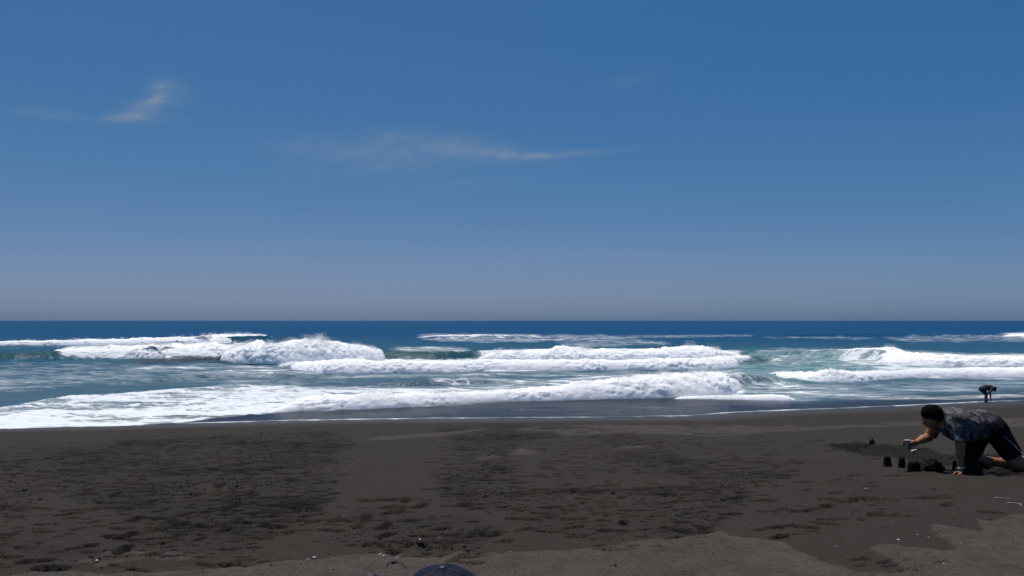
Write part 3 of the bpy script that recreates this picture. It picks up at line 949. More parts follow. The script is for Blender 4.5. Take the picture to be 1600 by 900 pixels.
def roll(key, label, ds=0.055, nt=52, lump=0.34, spray=5000, sprayh=0.35, drop=(0.012, 0.035), back=2.6, fr=1.25, ragged=0.18, seed=0, plume=0.0):
    pxs, bx, by, H = wave_line(WAVES[key])
    rg = np.random.default_rng(100 + seed)
    arc = np.concatenate([[0], np.cumsum(np.hypot(np.diff(bx), np.diff(by)))])
    n = max(30, int(arc[-1] / (ds * 1.22)))
    s = np.linspace(0, arc[-1], n)
    x0 = np.interp(s, arc, bx)
    y0 = np.interp(s, arc, by)
    h = np.interp(s, arc, H)
    # smooth the polyline a little
    kk = np.exp(-0.5 * (np.arange(-30, 31) / (0.35 / (arc[-1] / n))) ** 2) if n > 80 else np.array([1.0])
    kk = kk / kk.sum()
    pad = len(kk) // 2
    sm = lambda a: np.convolve(np.pad(a, pad, mode='edge'), kk, 'valid')
    x0, y0, h = sm(x0), sm(y0), sm(h)
    tx, ty = np.gradient(x0), np.gradient(y0)
    tl = np.hypot(tx, ty)
    nx, ny = -ty / tl, tx / tl                       # out to sea
    if np.mean(ny) < 0:
        nx, ny = -nx, -ny
    el = min(2.2, 0.14 * s[-1])
    endt = sstep(0, el, s) * sstep(0, el, s[-1] - s)
    y0 = y0 + ragged * (fbm(s * 0.9, seed * 3.1, 0.0, 4)) * endt
    h = 0.93 * h * (1 + 0.13 * fbm(s * 0.8, seed * 1.7, 5.0, 3)) * (0.15 + 0.85 * endt)
    t = np.linspace(0, 1, nt)
    tf = 0.52
    th = np.clip(t / tf, 0, 1) * math.pi / 2
    u = np.where(t < tf, fr * (th / (math.pi / 2)) ** 1.25, fr + back * np.clip((t - tf) / (1 - tf), 0, 1))
    w = np.where(t < tf, np.sin(th) ** 0.95, 1 - 0.75 * sstep(0, 1, (t - tf) / (1 - tf)))
    hh = np.maximum(h, 0.02)
    PX = x0[:, None] + nx[:, None] * u[None] * hh[:, None]
    PY = y0[:, None] + ny[:, None] * u[None] * hh[:, None]
    PZ_ = w[None] * h[:, None] - 0.05 + 0.0 * PX
    # normals of the smooth body
    du_ = np.stack([np.gradient(PX, axis=1), np.gradient(PY, axis=1), np.gradient(PZ_, axis=1)], -1)
    ds_ = np.stack([np.gradient(PX, axis=0), np.gradient(PY, axis=0), np.gradient(PZ_, axis=0)], -1)
    nn = np.cross(ds_, du_)
    nn /= np.linalg.norm(nn, axis=-1, keepdims=True) + 1e-9
    flip = np.sign(np.sum(nn[:, nt // 2, 2]))
    nn *= flip if flip else 1
    win = np.minimum(sstep(0, 0.16, t), 1 - sstep(0.72, 1.0, t))[None]
    q = (PX, PY, PZ_)
    sc1 = 1.5 / np.clip(np.mean(h), .35, 1.6)
    o = seed * 13.7
    d = (billow(q[0] * sc1 * 1.1 + o, q[1] * sc1 * 1.1, q[2] * sc1 * 1.1, 4, 0.62) - 0.42) * lump * hh[:, None]
    rough = 0.45 + 0.75 * sstep(-0.3, 0.45, fbm(q[0] * .55 + o, q[1] * .55, q[2] * .8, 3))
    d *= 0.62 * rough
    d += (billow(q[0] * sc1 * 4.5 + o, q[1] * sc1 * 4.5, q[2] * sc1 * 4.5, 4, 0.7) - 0.4) * lump * 0.27 * rough * hh[:, None]
    d *= win
    up = 0.35 + 0.65 * win
    PX = PX + nn[..., 0] * d
    PY = PY + nn[..., 1] * d
    PZ_ = PZ_ + nn[..., 2] * d
    if plume:
        crest = np.exp(-((t - tf) / 0.16) ** 2)[None]
        PZ_ = PZ_ + plume * crest * np.maximum(fbm(s * 1.6, seed * 2.0, 0.0, 4), -0.2)[:, None] * hh[:, None]
    V = np.stack([PX, PY, PZ_], -1)
    root = add('breaking_wave', mesh_from('breaking_wave', V.reshape(-1, 3), grid_quads(n, nt)), FOAMM, label=label, category='wave', group='lines of breaking surf')
    if spray:
        # drops thrown off the crest and the front, in bursts
        a = rg.integers(0, n, spray * 3)
        pr = sstep(-0.25, 0.6, fbm(s[a] * 1.1, seed * 5.0, 2.0, 3)) * endt[a] * np.clip(h[a] / np.max(h), 0.1, 1)
        a = a[rg.random(len(a)) < pr][:spray]
        b = np.clip(rg.normal(tf - 0.03, 0.09, len(a)), 0.03, 0.85)
        base = V[a, (b * (nt - 1)).astype(int)]
        ht = rg.exponential(1.0, len(a)) ** 1.1 * sprayh * hh[a] * (0.25 + 0.9 * np.clip(fbm(s[a] * 2.3, 7.0, seed, 3) + 0.3, 0, 1))
        ht = np.minimum(ht, 1.6 * sprayh * hh[a]) * np.exp(-((b - tf) / 0.16) ** 2)
        base = base + np.stack([rg.normal(0, .10, len(a)) * hh[a], ht * rg.normal(0.25, .3, len(a)) + rg.normal(0, .08, len(a)), ht], 1)
        r = rg.uniform(drop[0], drop[1], len(a)) * rg.uniform(0.6, 1.1, len(a))
        ang = rg.uniform(0, 6.28, len(a))
        ca, sa = np.cos(ang), np.sin(ang)
        tv = TET[None] * r[:, None, None]
        tv = np.stack([tv[..., 0] * ca[:, None] - tv[..., 1] * sa[:, None], tv[..., 0] * sa[:, None] + tv[..., 1] * ca[:, None], tv[..., 2]], -1)
        tv = tv + base[:, None]
        tf_ = TETF[None] + 4 * np.arange(len(a))[:, None, None]
        add('spray', mesh_from('spray', tv.reshape(-1, 3), None, tf_.reshape(-1, 3), smooth=False), SPRAYM, parent=root, kind='stuff')
    return root


roll('shore', 'white bore of broken water closest to the sand, swelling higher towards its end', 0.05, 64, 0.27, 16000, 0.20, (0.007, 0.017), seed=1, plume=0.10)
roll('tongue', 'low thin tongue of foam ahead of the shore break, ending over dark wet water', 0.05, 30, 0.40, 1500, 0.3, (0.008, 0.02), seed=2)
roll('second', 'long even band of white foam in the middle of the surf', 0.06, 52, 0.29, 9000, 0.18, (0.010, 0.022), seed=3)
roll('left3', 'curling white lip over a dark hollow, left of the tall splash', 0.07, 44, 0.34, 5000, 0.2, (0.016, 0.04), seed=24)
roll('splash', 'tall burst of white spray, the highest splash in the surf', 0.05, 72, 0.24, 16000, 0.13, (0.010, 0.024), back=1.5, fr=0.95, ragged=0.1, seed=5, plume=0.0)
roll('right3', 'white crest with a jagged plume behind the long middle band', 0.065, 52, 0.31, 12000, 0.24, (0.012, 0.028), seed=6, plume=0.15)
roll('outer', 'distant white breaker stretching off the left edge, behind the others', 0.10, 40, 0.36, 6000, 0.22, (0.022, 0.055), seed=7)
roll('right1', 'front foam bank rolling in behind the bending figure', 0.06, 52, 0.29, 8000, 0.18, (0.009, 0.02), seed=8)
roll('right2', 'broad foam bank on top of the one behind the bending figure', 0.08, 52, 0.29, 6000, 0.18, (0.012, 0.028), seed=9)
roll('far', 'low streaky whitecap far out below the horizon, near the centre', 0.12, 26, 0.45, 1500, 0.2, (0.02, 0.05), seed=10)
roll('farright', 'small far whitecap at the right edge below the horizon', 0.14, 26, 0.4, 1200, 0.2, (0.02, 0.05), seed=11)
roll('small', 'small lone foam cap between the shore break and the middle band', 0.05, 34, 0.45, 1200, 0.25, (0.01, 0.024), seed=12)

# ------------------------------------------------------------------ modelling by distance fields (bodies, clothes, lumps)
def smin(a, b, k):
    if k <= 0:
        return np.minimum(a, b)
    h = np.clip(0.5 + 0.5 * (b - a) / k, 0, 1)
    return b * (1 - h) + a * h - k * h * (1 - h)


def cone(P, a, b, ra, rb):
    """tapered capsule"""
    a = np.array(a, np.float32); b = np.array(b, np.float32)
    ab = b - a
    t = ((P[0] - a[0]) * ab[0] + (P[1] - a[1]) * ab[1] + (P[2] - a[2]) * ab[2]) / max(float(ab @ ab), 1e-9)
    t = np.clip(t, 0, 1)
    return np.sqrt((P[0] - a[0] - t * ab[0]) ** 2 + (P[1] - a[1] - t * ab[1]) ** 2 + (P[2] - a[2] - t * ab[2]) ** 2) - (ra + (rb - ra) * t)


def egg(P, c, r, tilt=0.0):
    """ellipsoid, tilted about the Y axis"""
    x, y, z = P[0] - c[0], P[1] - c[1], P[2] - c[2]
    ca, sa = math.cos(tilt), math.sin(tilt)
    x, z = x * ca + z * sa, -x * sa + z * ca
    k0 = np.sqrt((x / r[0]) ** 2 + (y / r[1]) ** 2 + (z / r[2]) ** 2)
    return (k0 - 1) * min(r)


def chain(P, d, pts, k):
    for (a, ra), (b, rb) in zip(pts[:-1], pts[1:]):
        d = smin(d, cone(P, a, b, ra, rb), k)
    return d


def nets(fn, lo, hi, h, name):
    """closed surface of a distance field (surface nets)"""
    ax = [np.arange(lo[i], hi[i] + h, h, dtype=np.float32) for i in range(3)]
    P = np.meshgrid(*ax, indexing='ij', sparse=True)
    F = np.broadcast_to(fn(P), tuple(len(a) for a in ax)).astype(np.float32)
    S = F < 0
    nx, ny, nz = F.shape
    acc = np.zeros((nx - 1, ny - 1, nz - 1, 3), np.float32)
    cnt = np.zeros((nx - 1, ny - 1, nz - 1), np.float32)
    sl = lambda i, o: slice(o, F.shape[i] - 1 + o)
    for axis in range(3):
        o1, o2 = [i for i in range(3) if i != axis]
        for d1 in (0, 1):
            for d2 in (0, 1):
                i0 = [None] * 3
                i0[axis] = sl(axis, 0); i0[o1] = sl(o1, d1); i0[o2] = sl(o2, d2)
                i1 = list(i0)
                i1[axis] = sl(axis, 1)
                a, b = F[tuple(i0)], F[tuple(i1)]
                cr = (a < 0) != (b < 0)
                t = np.where(cr, a / np.where(cr, a - b, 1), 0)
                cnt += cr
                acc[..., axis] += np.where(cr, t, 0)
                acc[..., o1] += np.where(cr, d1, 0)
                acc[..., o2] += np.where(cr, d2, 0)
    act = cnt > 0
    idx = np.full(act.shape, -1, np.int64)
    ci = np.argwhere(act)
    idx[act] = np.arange(len(ci))
    V = ci + acc[act] / cnt[act][:, None]
    V = V * h + np.array([a[0] for a in ax])
    Q = []
    for axis in range(3):
        o1, o2 = [(1, 2), (2, 0), (0, 1)][axis]
        i0 = [slice(1, n - 1) for n in F.shape]
        i0[axis] = slice(0, F.shape[axis] - 1)
        i1 = list(i0)
        i1[axis] = slice(1, F.shape[axis])
        a, b = S[tuple(i0)], S[tuple(i1)]
        e = np.argwhere(a != b)
        if not len(e):
            continue
        off = np.ones(3, np.int64)
        off[axis] = 0
        g = e + off
        ins = a[tuple(e.T)]
        def cell(d1, d2):
            c = g.copy()
            c[:, o1] -= d1
            c[:, o2] -= d2
            return idx[tuple(c.T)]
        q = np.stack([cell(1, 1), cell(0, 1), cell(0, 0), cell(1, 0)], 1)
        q[~ins] = q[~ins][:, ::-1]
        Q.append(q)
    return mesh_from(name, V, np.concatenate(Q))


def tube(name, pts, rad, sides=6):
    P = np.array(pts, float)
    r = np.broadcast_to(np.asarray(rad, float), (len(P),))
    T = np.gradient(P, axis=0)
    T /= np.linalg.norm(T, axis=1, keepdims=True)
    ref = np.array([0, 0, 1.0]) if abs(T[:, 2]).mean() < 0.8 else np.array([1.0, 0, 0])
    A = np.cross(T, ref); A /= np.linalg.norm(A, axis=1, keepdims=True)
    B = np.cross(T, A)
    an = np.linspace(0, 2 * math.pi, sides, endpoint=False)
    V = P[:, None] + r[:, None, None] * (np.cos(an)[None, :, None] * A[:, None] + np.sin(an)[None, :, None] * B[:, None])
    n = len(P)
    q = [(i * sides + j, i * sides + (j + 1) % sides, (i + 1) * sides + (j + 1) % sides, (i + 1) * sides + j) for i in range(n - 1) for j in range(sides)]
    t = [(0, j + 1, j) for j in range(1, sides - 1)] + [((n - 1) * sides, (n - 1) * sides + j, (n - 1) * sides + j + 1) for j in range(1, sides - 1)]
    return mesh_from(name, V.reshape(-1, 3), np.array(q), np.array(t))


def lathe(name, prof, sides=24, wob=0.0, seed=0.0):
    an = np.linspace(0, 2 * math.pi, sides, endpoint=False)
    P = np.array(prof, float)
    V = []
    for r, z in P:
        x, y = r * np.cos(an), r * np.sin(an)
        V.append(np.stack([x, y, np.full(sides, z)], 1))
    V = np.concatenate(V)
    if wob:
        rr = np.hypot(V[:, 0], V[:, 1]) + 1e-6
        sc_ = 1 + wob * fbm(V[:, 0] * 40 + seed, V[:, 1] * 40, V[:, 2] * 40, 3) * np.minimum(rr / 0.02, 1)
        V[:, :2] *= sc_[:, None]
        V[:, 2] += 0.35 * wob * 0.05 * fbm(V[:, 0] * 55 + seed, V[:, 1] * 55, 3.0, 3)
    n = len(P)
    q = [(i * sides + j, i * sides + (j + 1) % sides, (i + 1) * sides + (j + 1) % sides, (i + 1) * sides + j) for i in range(n - 1) for j in range(sides)]
    return mesh_from(name, V, np.array(q))


SKIN = plain('tanned_skin', (0.30, 0.125, 0.060), 0.55, 0.12, 30, 0.35, 0.002, 150)
SKIN_DARK = plain('dark_tanned_skin', (0.24, 0.135, 0.095), 0.5, 0.12, 30, 0.35)
HAIR = plain('black_hair', (0.004, 0.0036, 0.0042), 0.8, 0.3, 60, 0.04, 0.006, 120)
SHIRT, _n, _b = material('streaked_dark_cotton')
_co = _n.new('ShaderNodeTexCoord').outputs['Object']
_w = _n.noise(_n.mapping(_co, scale=(34, 9, 9), rot=(0, 0.35, 0)), 1.0, 4, 0.6, 1.2)
_w2 = _n.noise(_co, 6.0, 3, 0.6)
_f = _n.math('MULTIPLY', _n.ramp(_w, 0.40, 0.66), _n.ramp(_w2, 0.25, 0.6))  # pale streaks running along the creases
_n.put(_b.inputs['Base Color'], _n.mix(_f, (0.043, 0.040, 0.044, 1), (0.200, 0.187, 0.193, 1)))
_b.inputs['Roughness'].default_value = 0.9
_b.inputs['Specular IOR Level'].default_value = 0.06
_n.put(_b.inputs['Normal'], _n.bump(_n.noise(_co, 260, 3, 0.6), 1.0, 0.002))
BLACKC = plain('black_cotton', (0.007, 0.007, 0.010), 0.9, 0.2, 20, 0.08, 0.003, 200)
PIPING = plain('pale_piping', (0.34, 0.33, 0.33), 0.8)
BAND_W = plain('pale_wristband', (0.55, 0.52, 0.5), 0.5)
EYE = plain('eye_dark', (0.02, 0.015, 0.012), 0.2, 0.1)

# ------------------------------------------------------------------ the kneeling person
KX, KY, KZ = on_sand(1500, 735)
KZ = KZ - 0.005


def digits(P, d, base, tip_pts, k=0.006):
    for pts in tip_pts:
        d = chain(P, d, pts, k)
    return d


def kneeler(P):
    d = cone(P, (.28, 0, .455), (-.06, 0, .495), .125, .12)
    d = smin(d, egg(P, (.30, 0, .45), (.13, .165, .13)), .06)
    d = smin(d, egg(P, (-.05, 0, .50), (.13, .17, .115)), .06)
    d = chain(P, d, [((-.12, 0, .545), .062), ((-.215, 0, .565), .052)], .04)
    # head, looking down
    h = egg(P, (-.283, 0, .582), (.090, .073, .084), 0.25)
    h = smin(h, egg(P, (-.305, 0, .515), (.066, .060, .066)), .04)
    h = smin(h, cone(P, (-.350, 0, .515), (-.366, 0, .487), .010, .013), .014)        # nose
    h = smin(h, cone(P, (-.322, .018, .455), (-.322, -.018, .455), .012, .012), .015)  # mouth
    h = smin(h, cone(P, (-.295, .01, .450), (-.295, -.01, .450), .020, .020), .02)     # chin
    for s in (-1, 1):
        h = smin(h, egg(P, (-.262, .067 * s, .535), (.024, .009, .020)), .006)         # ears
        h = np.maximum(h, -(np.sqrt((P[0] + .366) ** 2 + (P[1] - .031 * s) ** 2 + (P[2] - .532) ** 2) - .016))
    d = smin(d, h, .025)
    # propping arm
    d = chain(P, d, [((-.09, -.165, .53), .060), ((-.100, -.195, .29), .040), ((-.105, -.200, .22), .038), ((-.115, -.21, .055), .026)], .03)
    d = smin(d, egg(P, (-.135, -.212, .028), (.045, .040, .020)), .02)
    for a, L in ((-.50, .066), (-.18, .078), (.10, .074), (.38, .062)):
        c, s_ = math.cos(a), math.sin(a)
        b0 = (-.158, -.212 + .030 * math.sin(a) * 1.6, .026)
        m1 = (b0[0] - L * .5 * c, b0[1] + L * .5 * s_, .030)
        m2 = (b0[0] - L * c, b0[1] + L * s_, .012)
        d = chain(P, d, [(b0, .0105), (m1, .0095), (m2, .0080)], .006)
    d = chain(P, d, [((-.12, -.245, .028), .012), ((-.150, -.272, .020), .010), ((-.175, -.278, .012), .0085)], .006)
    # reaching arm with the cup
    d = chain(P, d, [((-.13, .155, .52), .060), ((-.220, .19, .315), .045)], .03)
    d = chain(P, d, [((-.220, .19, .315), .043), ((-.285, .165, .300), .041), ((-.385, .125, .268), .027)], .02)
    d = smin(d, egg(P, (-.418, .113, .262), (.040, .018, .036)), .015)
    for i, (z, r) in enumerate(((.286, .0095), (.268, .0098), (.250, .0095), (.233, .0085))):
        rr = .041
        cx, cy = -.483, .095
        pts = []
        for a in (0.55, 1.25, 1.95, 2.6):
            pts.append(((cx + rr * math.cos(a), cy + rr * math.sin(a), z), r * (1.0 if a < 2 else .85)))
        d = chain(P, d, [((-.435, .122, z), r)] + pts, .005)
    d = chain(P, d, [((-.416, .098, .285), .012), ((-.446, .062, .283), .0105), ((-.476, .053, .278), .009)], .006)
    # legs
    d = chain(P, d, [((.31, -.085, .43), .10), ((.50, -.125, .095), .064), ((.62, -.122, .105), .063), ((.88, -.10, .080), .040), ((.93, -.095, .050), .040)], .04)
    d = chain(P, d, [((.90, -.10, .045), .036), ((1.02, -.10, .026), .026), ((1.07, -.10, .022), .018)], .03)
    d = chain(P, d, [((.29, .085, .43), .10), ((.14, .12, .085), .062), ((.26, .13, .080), .060), ((.52, .14, .062), .038), ((.60, .14, .045), .032)], .04)
    return d


def shirt(P):
    x, y, z = P
    d = cone(P, (.285, 0, .46), (-.07, 0, .495), .150, .145)
    d = smin(d, egg(P, (.06, 0, .425), (.22, .165, .135)), .05)
    d = smin(d, egg(P, (.25, 0, .47), (.14, .172, .128)), .05)
    d = smin(d, cone(P, (-.085, -.155, .535), (-.098, -.195, .325), .078, .088), .04)
    d = smin(d, cone(P, (-.13, .150, .525), (-.222, .190, .305), .072, .070), .04)
    d = smin(d, cone(P, (-.10, 0, .55), (-.20, 0, .575), .085, .066), .03)
    d = smin(d, egg(P, (-.05, 0, .50), (.152, .192, .137)), .03)
    # creases running round the body, tighter towards the hips
    ph = 62 * x + 22 * (z - .5) * (1 + 0 * y) + 5.5 * vnoise(x * 7 + 3, y * 7, z * 7)
    cr = (np.abs(np.sin(ph)) - .55) * .0125 * sstep(-.05, .12, x)
    cr = cr + .009 * fbm(x * 13, y * 9, z * 13, 3) + .004 * np.sin(48 * z + 30 * x + 5 * vnoise(x * 9, y * 9, z * 9)) * (1 - sstep(-.08, .06, x))
    d = d + cr
    d = np.maximum(d, x + .25 * (z - .45) - .362)                               # hem
    d = np.maximum(d, -(x + .195 + .15 * (z - .56)))                            # neck opening
    slv = cone(P, (-.098, -.195, .30), (-.105, -.20, 0.0), .12, .12)
    d = np.maximum(d, -np.maximum(slv, np.maximum(z - (.338 + .12 * (x + .1)), y + .10)))   # near sleeve cut
    far = np.maximum(np.maximum(-(y - .10), z - .268 + .5 * (x + .22)), x + .13)
    d = np.maximum(d, -far)
    return d


def shorts(P):
    x, y, z = P
    d = egg(P, (.305, 0, .445), (.145, .175, .14))
    d = smin(d, cone(P, (.32, -.085, .42), (.505, -.125, .13), .122, .092), .05)
    d = smin(d, cone(P, (.29, .085, .42), (.145, .12, .12), .120, .094), .05)
    d = d + .007 * fbm(x * 12, y * 12, z * 12, 3) + .003 * np.sin(50 * x + 30 * z + 4 * vnoise(x * 8, y * 8, z * 8))
    near = np.maximum(-((x - .485) * .55 - (z - .185) * .835 + .002), y + .01)       # near hem, just above the knee
    d = np.maximum(d, -near)
    far = np.maximum(z - .085, -(y - .02))
    return np.maximum(d, -far)


def hair(P):
    x, y, z = P
    d = egg(P, (-.282, 0, .584), (.101, .086, .096), 0.25) + .004 * fbm(x * 40, y * 40, z * 40, 3)
    f = (x + .283) * -.55 + (z - .585) * -.835
    d = smin(d, cone(P, (-.235, 0, .575), (-.195, 0, .565), .082, .070), .03)
    return np.maximum(np.maximum(d, f - .080 - .012 * vnoise(x * 60, y * 60, z * 60)), -(z - .482))  # hair carried low so its black also stands in for the face's shade


person = add('person', nets(kneeler, (-.62, -.33, -.02), (1.12, .30, .72), .0076, 'person'), SKIN, loc=(KX, KY, KZ), category='person',
             label='person in a streaky grey T-shirt and black shorts kneeling on all fours over sand towers')
add('t_shirt', nets(shirt, (-.36, -.33, .24), (.45, .33, .72), .0068, 't_shirt'), SHIRT, parent=person, label='dark T-shirt with pale grey streaks across the back')
add('shorts', nets(shorts, (-.02, -.30, .04), (.68, .30, .62), .008, 'shorts'), BLACKC, parent=person)
add('hair', nets(hair, (-.43, -.12, .44), (-.15, .12, .72), .0055, 'hair'), HAIR, parent=person)
for s in (-1, 1):
    add('eye', lathe('eye', [(.0005, -.009), (.006, -.007), (.009, 0), (.006, .007), (.0005, .009)], 10), EYE, parent=person, loc=(-.355, .031 * s, .532))
# pale piping down the side of the shorts, laid on the cloth
pp = []
for t in np.linspace(0, 1, 16):
    x, z = .335 + (.515 - .335) * t, .385 + (.205 - .385) * t
    ys = np.linspace(-.34, 0, 300).astype(np.float32)
    v = shorts((np.full(300, x, np.float32), ys, np.full(300, z, np.float32)))
    i = int(np.argmax(v < 0))
    pp.append((x, float(ys[i]) - .001, z))
add('side_piping', tube('side_piping', pp, .0042), PIPING, parent=person)
wb = [(-.112 + .036 * math.cos(a), -.208 + .036 * math.sin(a), .072 + .006 * math.cos(a)) for a in np.linspace(0, 2 * math.pi, 22)]
add('wristband', tube('wristband', wb, .0075), BAND_W, parent=person)

# cup held in the hand, mouth down
CUPM = plain('grey_green_plastic', (0.028, 0.036, 0.033), 0.5, 0.2, 30, 0.4)
CUPR = plain('pale_plastic_rim', (0.42, 0.42, 0.42), 0.5)
cup = add('plastic_cup', lathe('plastic_cup', [(.0005, .040), (.024, .040), (.028, .036), (.034, -.045), (.036, -.048), (.0325, -.047), (.026, .030), (.0005, .032)], 24), CUPM,
          loc=(KX - .483, KY + .095, KZ + .258), label='small grey cup held mouth down in the kneeling person\'s hand', category='cup')
add('base_rim', lathe('base_rim', [(.0285, .034), (.030, .038), (.0265, .0445), (.020, .0425), (.020, .0405), (.0285, .034)], 24), CUPR, parent=cup)

# ------------------------------------------------------------------ sand towers and piles
DSAND = sand_material('damp_black_sand', 0.95)


def sand_attrs(me, dampv=1.0):
    n = len(me.vertices)
    for k, v in (('dry', 0.0), ('damp', dampv), ('wet', 0.0)):
        a = me.attributes.new(k, 'FLOAT', 'POINT')
        a.data.foreach_set('value', np.full(n, v, np.float32))
    return me


def tower(px, py, w, h, label, seed, top=0.66, knob=False):
    x, y, _ = on_sand(px, py)
    z = sand_z(x, y)
    r = w / 2

    def f(P):
        X, Y, Z = P
        t = np.clip(Z / h, 0, 1)
        rad = r * (1 - (1 - top) * t)
        q = np.sqrt(X * X + Y * Y)
        d = np.maximum(q - rad, Z - h) * .9
        d = smin(d, egg(P, (0, 0, -.008), (r * 1.22, r * 1.22, h * .14)), .012)
        d = d + .0075 * fbm(X * 45 + seed, Y * 45, Z * 45, 3) + .006 * fbm(X * 16 + seed, Y * 16, Z * 16, 2)
        if knob:
            d = smin(d, np.sqrt((X - .004) ** 2 + Y ** 2 + (Z - h - .008) ** 2) - .013, .01)
        return d
    me = nets(f, (-r * 1.9, -r * 1.9, -.03), (r * 1.9, r * 1.9, h + .04), max(.0045, w / 24), 'sand_tower')
    return add('sand_tower', sand_attrs(me), DSAND, loc=(x, y, z - .004), label=label, category='sand tower', group='moulded sand towers')


tower(1386.5, 728.5, .082, .112, 'slim tapered sand tower at the outer end of the row', 1.0, .74)
tower(1409, 730.5, .074, .115, 'slim sand tower second from the outer end, next to the biggest one', 5.0, .74)
tower(1427, 736, .124, .140, 'widest blocky sand tower with rounded top', 9.0, .84)
tower(1496, 737, .098, .108, 'blocky sand tower beside the propping hand', 13.0, .86)
tower(1362.5, 696.5, .076, .085, 'lone sand tower with a knob on top, behind the row', 17.0, .72, True)


def pile(px, py, rx, ry, h, label, seed):
    x, y, _ = on_sand(px, py)
    z = sand_z(x, y)

    def f(P):
        X, Y, Z = P
        d = egg(P, (0, 0, -.01), (rx, ry, h))
        return d + .028 * fbm(X * 9 + seed, Y * 9, Z * 9, 3) + .018 * (.45 - billow(X * 22 + seed, Y * 22, Z * 22, 3))
    me = nets(f, (-rx * 1.3, -ry * 1.3, -.06), (rx * 1.3, ry * 1.3, h * 1.5), .009, 'sand_pile')
    return add('sand_pile', sand_attrs(me, .95), DSAND, loc=(x, y, z - .012), label=label, category='sand pile', group='crumbled heaps of dug sand')


pile(1455, 735, .14, .10, .135, 'crumbled dark heap between the widest tower and the propping hand', 2.0)
pile(1528, 738, .18, .13, .125, 'rough dark heap in front of the kneeling person\'s forward knee', 6.0)
pile(1560, 742, .22, .13, .085, 'longer rough heap in front of the bare knee', 11.0)
pile(1330, 698, .20, .16, .035, 'low scraped ridge of sand beside the lone tower', 15.0)
pile(1440, 704, .17, .10, .05, 'small heap of dug sand under the held cup', 19.0)

# ------------------------------------------------------------------ the child bending at the water's edge
BX, BY = (float(v) for v in at_z(1541, 629.2))


def bender(P):
    d = cone(P, (-.13, 0, .55), (.20, 0, .575), .088, .088)
    d = smin(d, egg(P, (.05, 0, .595), (.16, .10, .072)), .05)
    d = smin(d, egg(P, (-.14, 0, .54), (.095, .115, .09)), .05)
    d = chain(P, d, [((.22, 0, .58), .04), ((.28, 0, .555), .036)], .03)
    h = egg(P, (.335, 0, .53), (.075, .064, .085), -.5)
    h = smin(h, egg(P, (.345, 0, .475), (.05, .048, .05)), .03)
    h = smin(h, cone(P, (.385, 0, .475), (.395, 0, .458), .008, .011), .012)
    for s in (-1, 1):
        h = smin(h, egg(P, (.32, .064 * s, .51), (.018, .010, .022)), .006)
    d = smin(d, h, .02)
    d = chain(P, d, [((-.16, -.085, .52), .078), ((-.055, -.10, .30), .050), ((-.065, -.10, .22), .048), ((-.095, -.10, .03), .030)], .03)
    d = chain(P, d, [((-.10, -.10, .02), .032), ((-.02, -.11, .006), .026), ((.05, -.115, .0), .018)], .02)
    d = chain(P, d, [((-.13, .085, .52), .078), ((.055, .10, .32), .050), ((.06, .10, .23), .048), ((.085, .10, .03), .030)], .03)
    d = chain(P, d, [((.08, .10, .02), .032), ((.16, .11, .006), .026), ((.23, .115, .0), .018)], .02)
    # one arm down to the water, the other braced on the knee
    d = chain(P, d, [((.20, .10, .56), .046), ((.245, .13, .33), .033), ((.255, .135, .13), .023)], .02)
    d = smin(d, egg(P, (.258, .135, .085), (.026, .016, .04)), .012)
    for i in range(4):
        y = .118 + .012 * i
        d = chain(P, d, [((.26, y, .065), .0085), ((.262, y, .04), .008), ((.25, y, .014 + .004 * abs(i - 1)), .0075)], .004)
    d = chain(P, d, [((.262, .115, .10), .009), ((.285, .105, .075), .008), ((.288, .105, .055), .007)], .004)
    d = chain(P, d, [((.19, -.10, .56), .046), ((.075, -.16, .45), .034), ((-.02, -.125, .345), .023)], .02)
    d = smin(d, egg(P, (-.045, -.120, .325), (.03, .03, .018)), .012)
    for i in range(4):
        y = -.142 + .013 * i
        d = chain(P, d, [((-.06, y, .325), .0085), ((-.095, y, .305), .008), ((-.112, y, .282), .0075)], .004)
    d = chain(P, d, [((-.03, -.145, .325), .009), ((-.03, -.165, .300), .008), ((-.035, -.165, .282), .007)], .004)
    return d


def b_shirt(P):
    x, y, z = P
    d = cone(P, (-.06, 0, .585), (.19, 0, .58), .100, .100)
    d = smin(d, egg(P, (.05, 0, .605), (.16, .112, .080)), .05)
    d = smin(d, cone(P, (.19, .09, .565), (.225, .12, .44), .058, .058), .03)
    d = smin(d, cone(P, (.19, -.09, .565), (.11, -.145, .485), .058, .058), .03)
    d = d + .008 * fbm(x * 14, y * 14, z * 14, 3)
    d = np.maximum(d, x - .262)
    return np.maximum(d, -(x + .09))


def b_shorts(P):
    x, y, z = P
    d = egg(P, (-.14, 0, .545), (.112, .13, .105))
    d = smin(d, cone(P, (-.165, -.085, .52), (-.065, -.10, .335), .092, .076), .04)
    d = smin(d, cone(P, (-.135, .085, .52), (.045, .10, .35), .092, .074), .04)
    d = d + .006 * fbm(x * 14, y * 14, z * 14, 3)
    return np.maximum(d, -(z - .335))


def b_hair(P):
    x, y, z = P
    d = egg(P, (.335, 0, .535), (.083, .072, .094), -.5) + .004 * fbm(x * 50, y * 50, z * 50, 2)
    return np.maximum(d, (x - .335) * .6 - (z - .53) * .8 - .025)


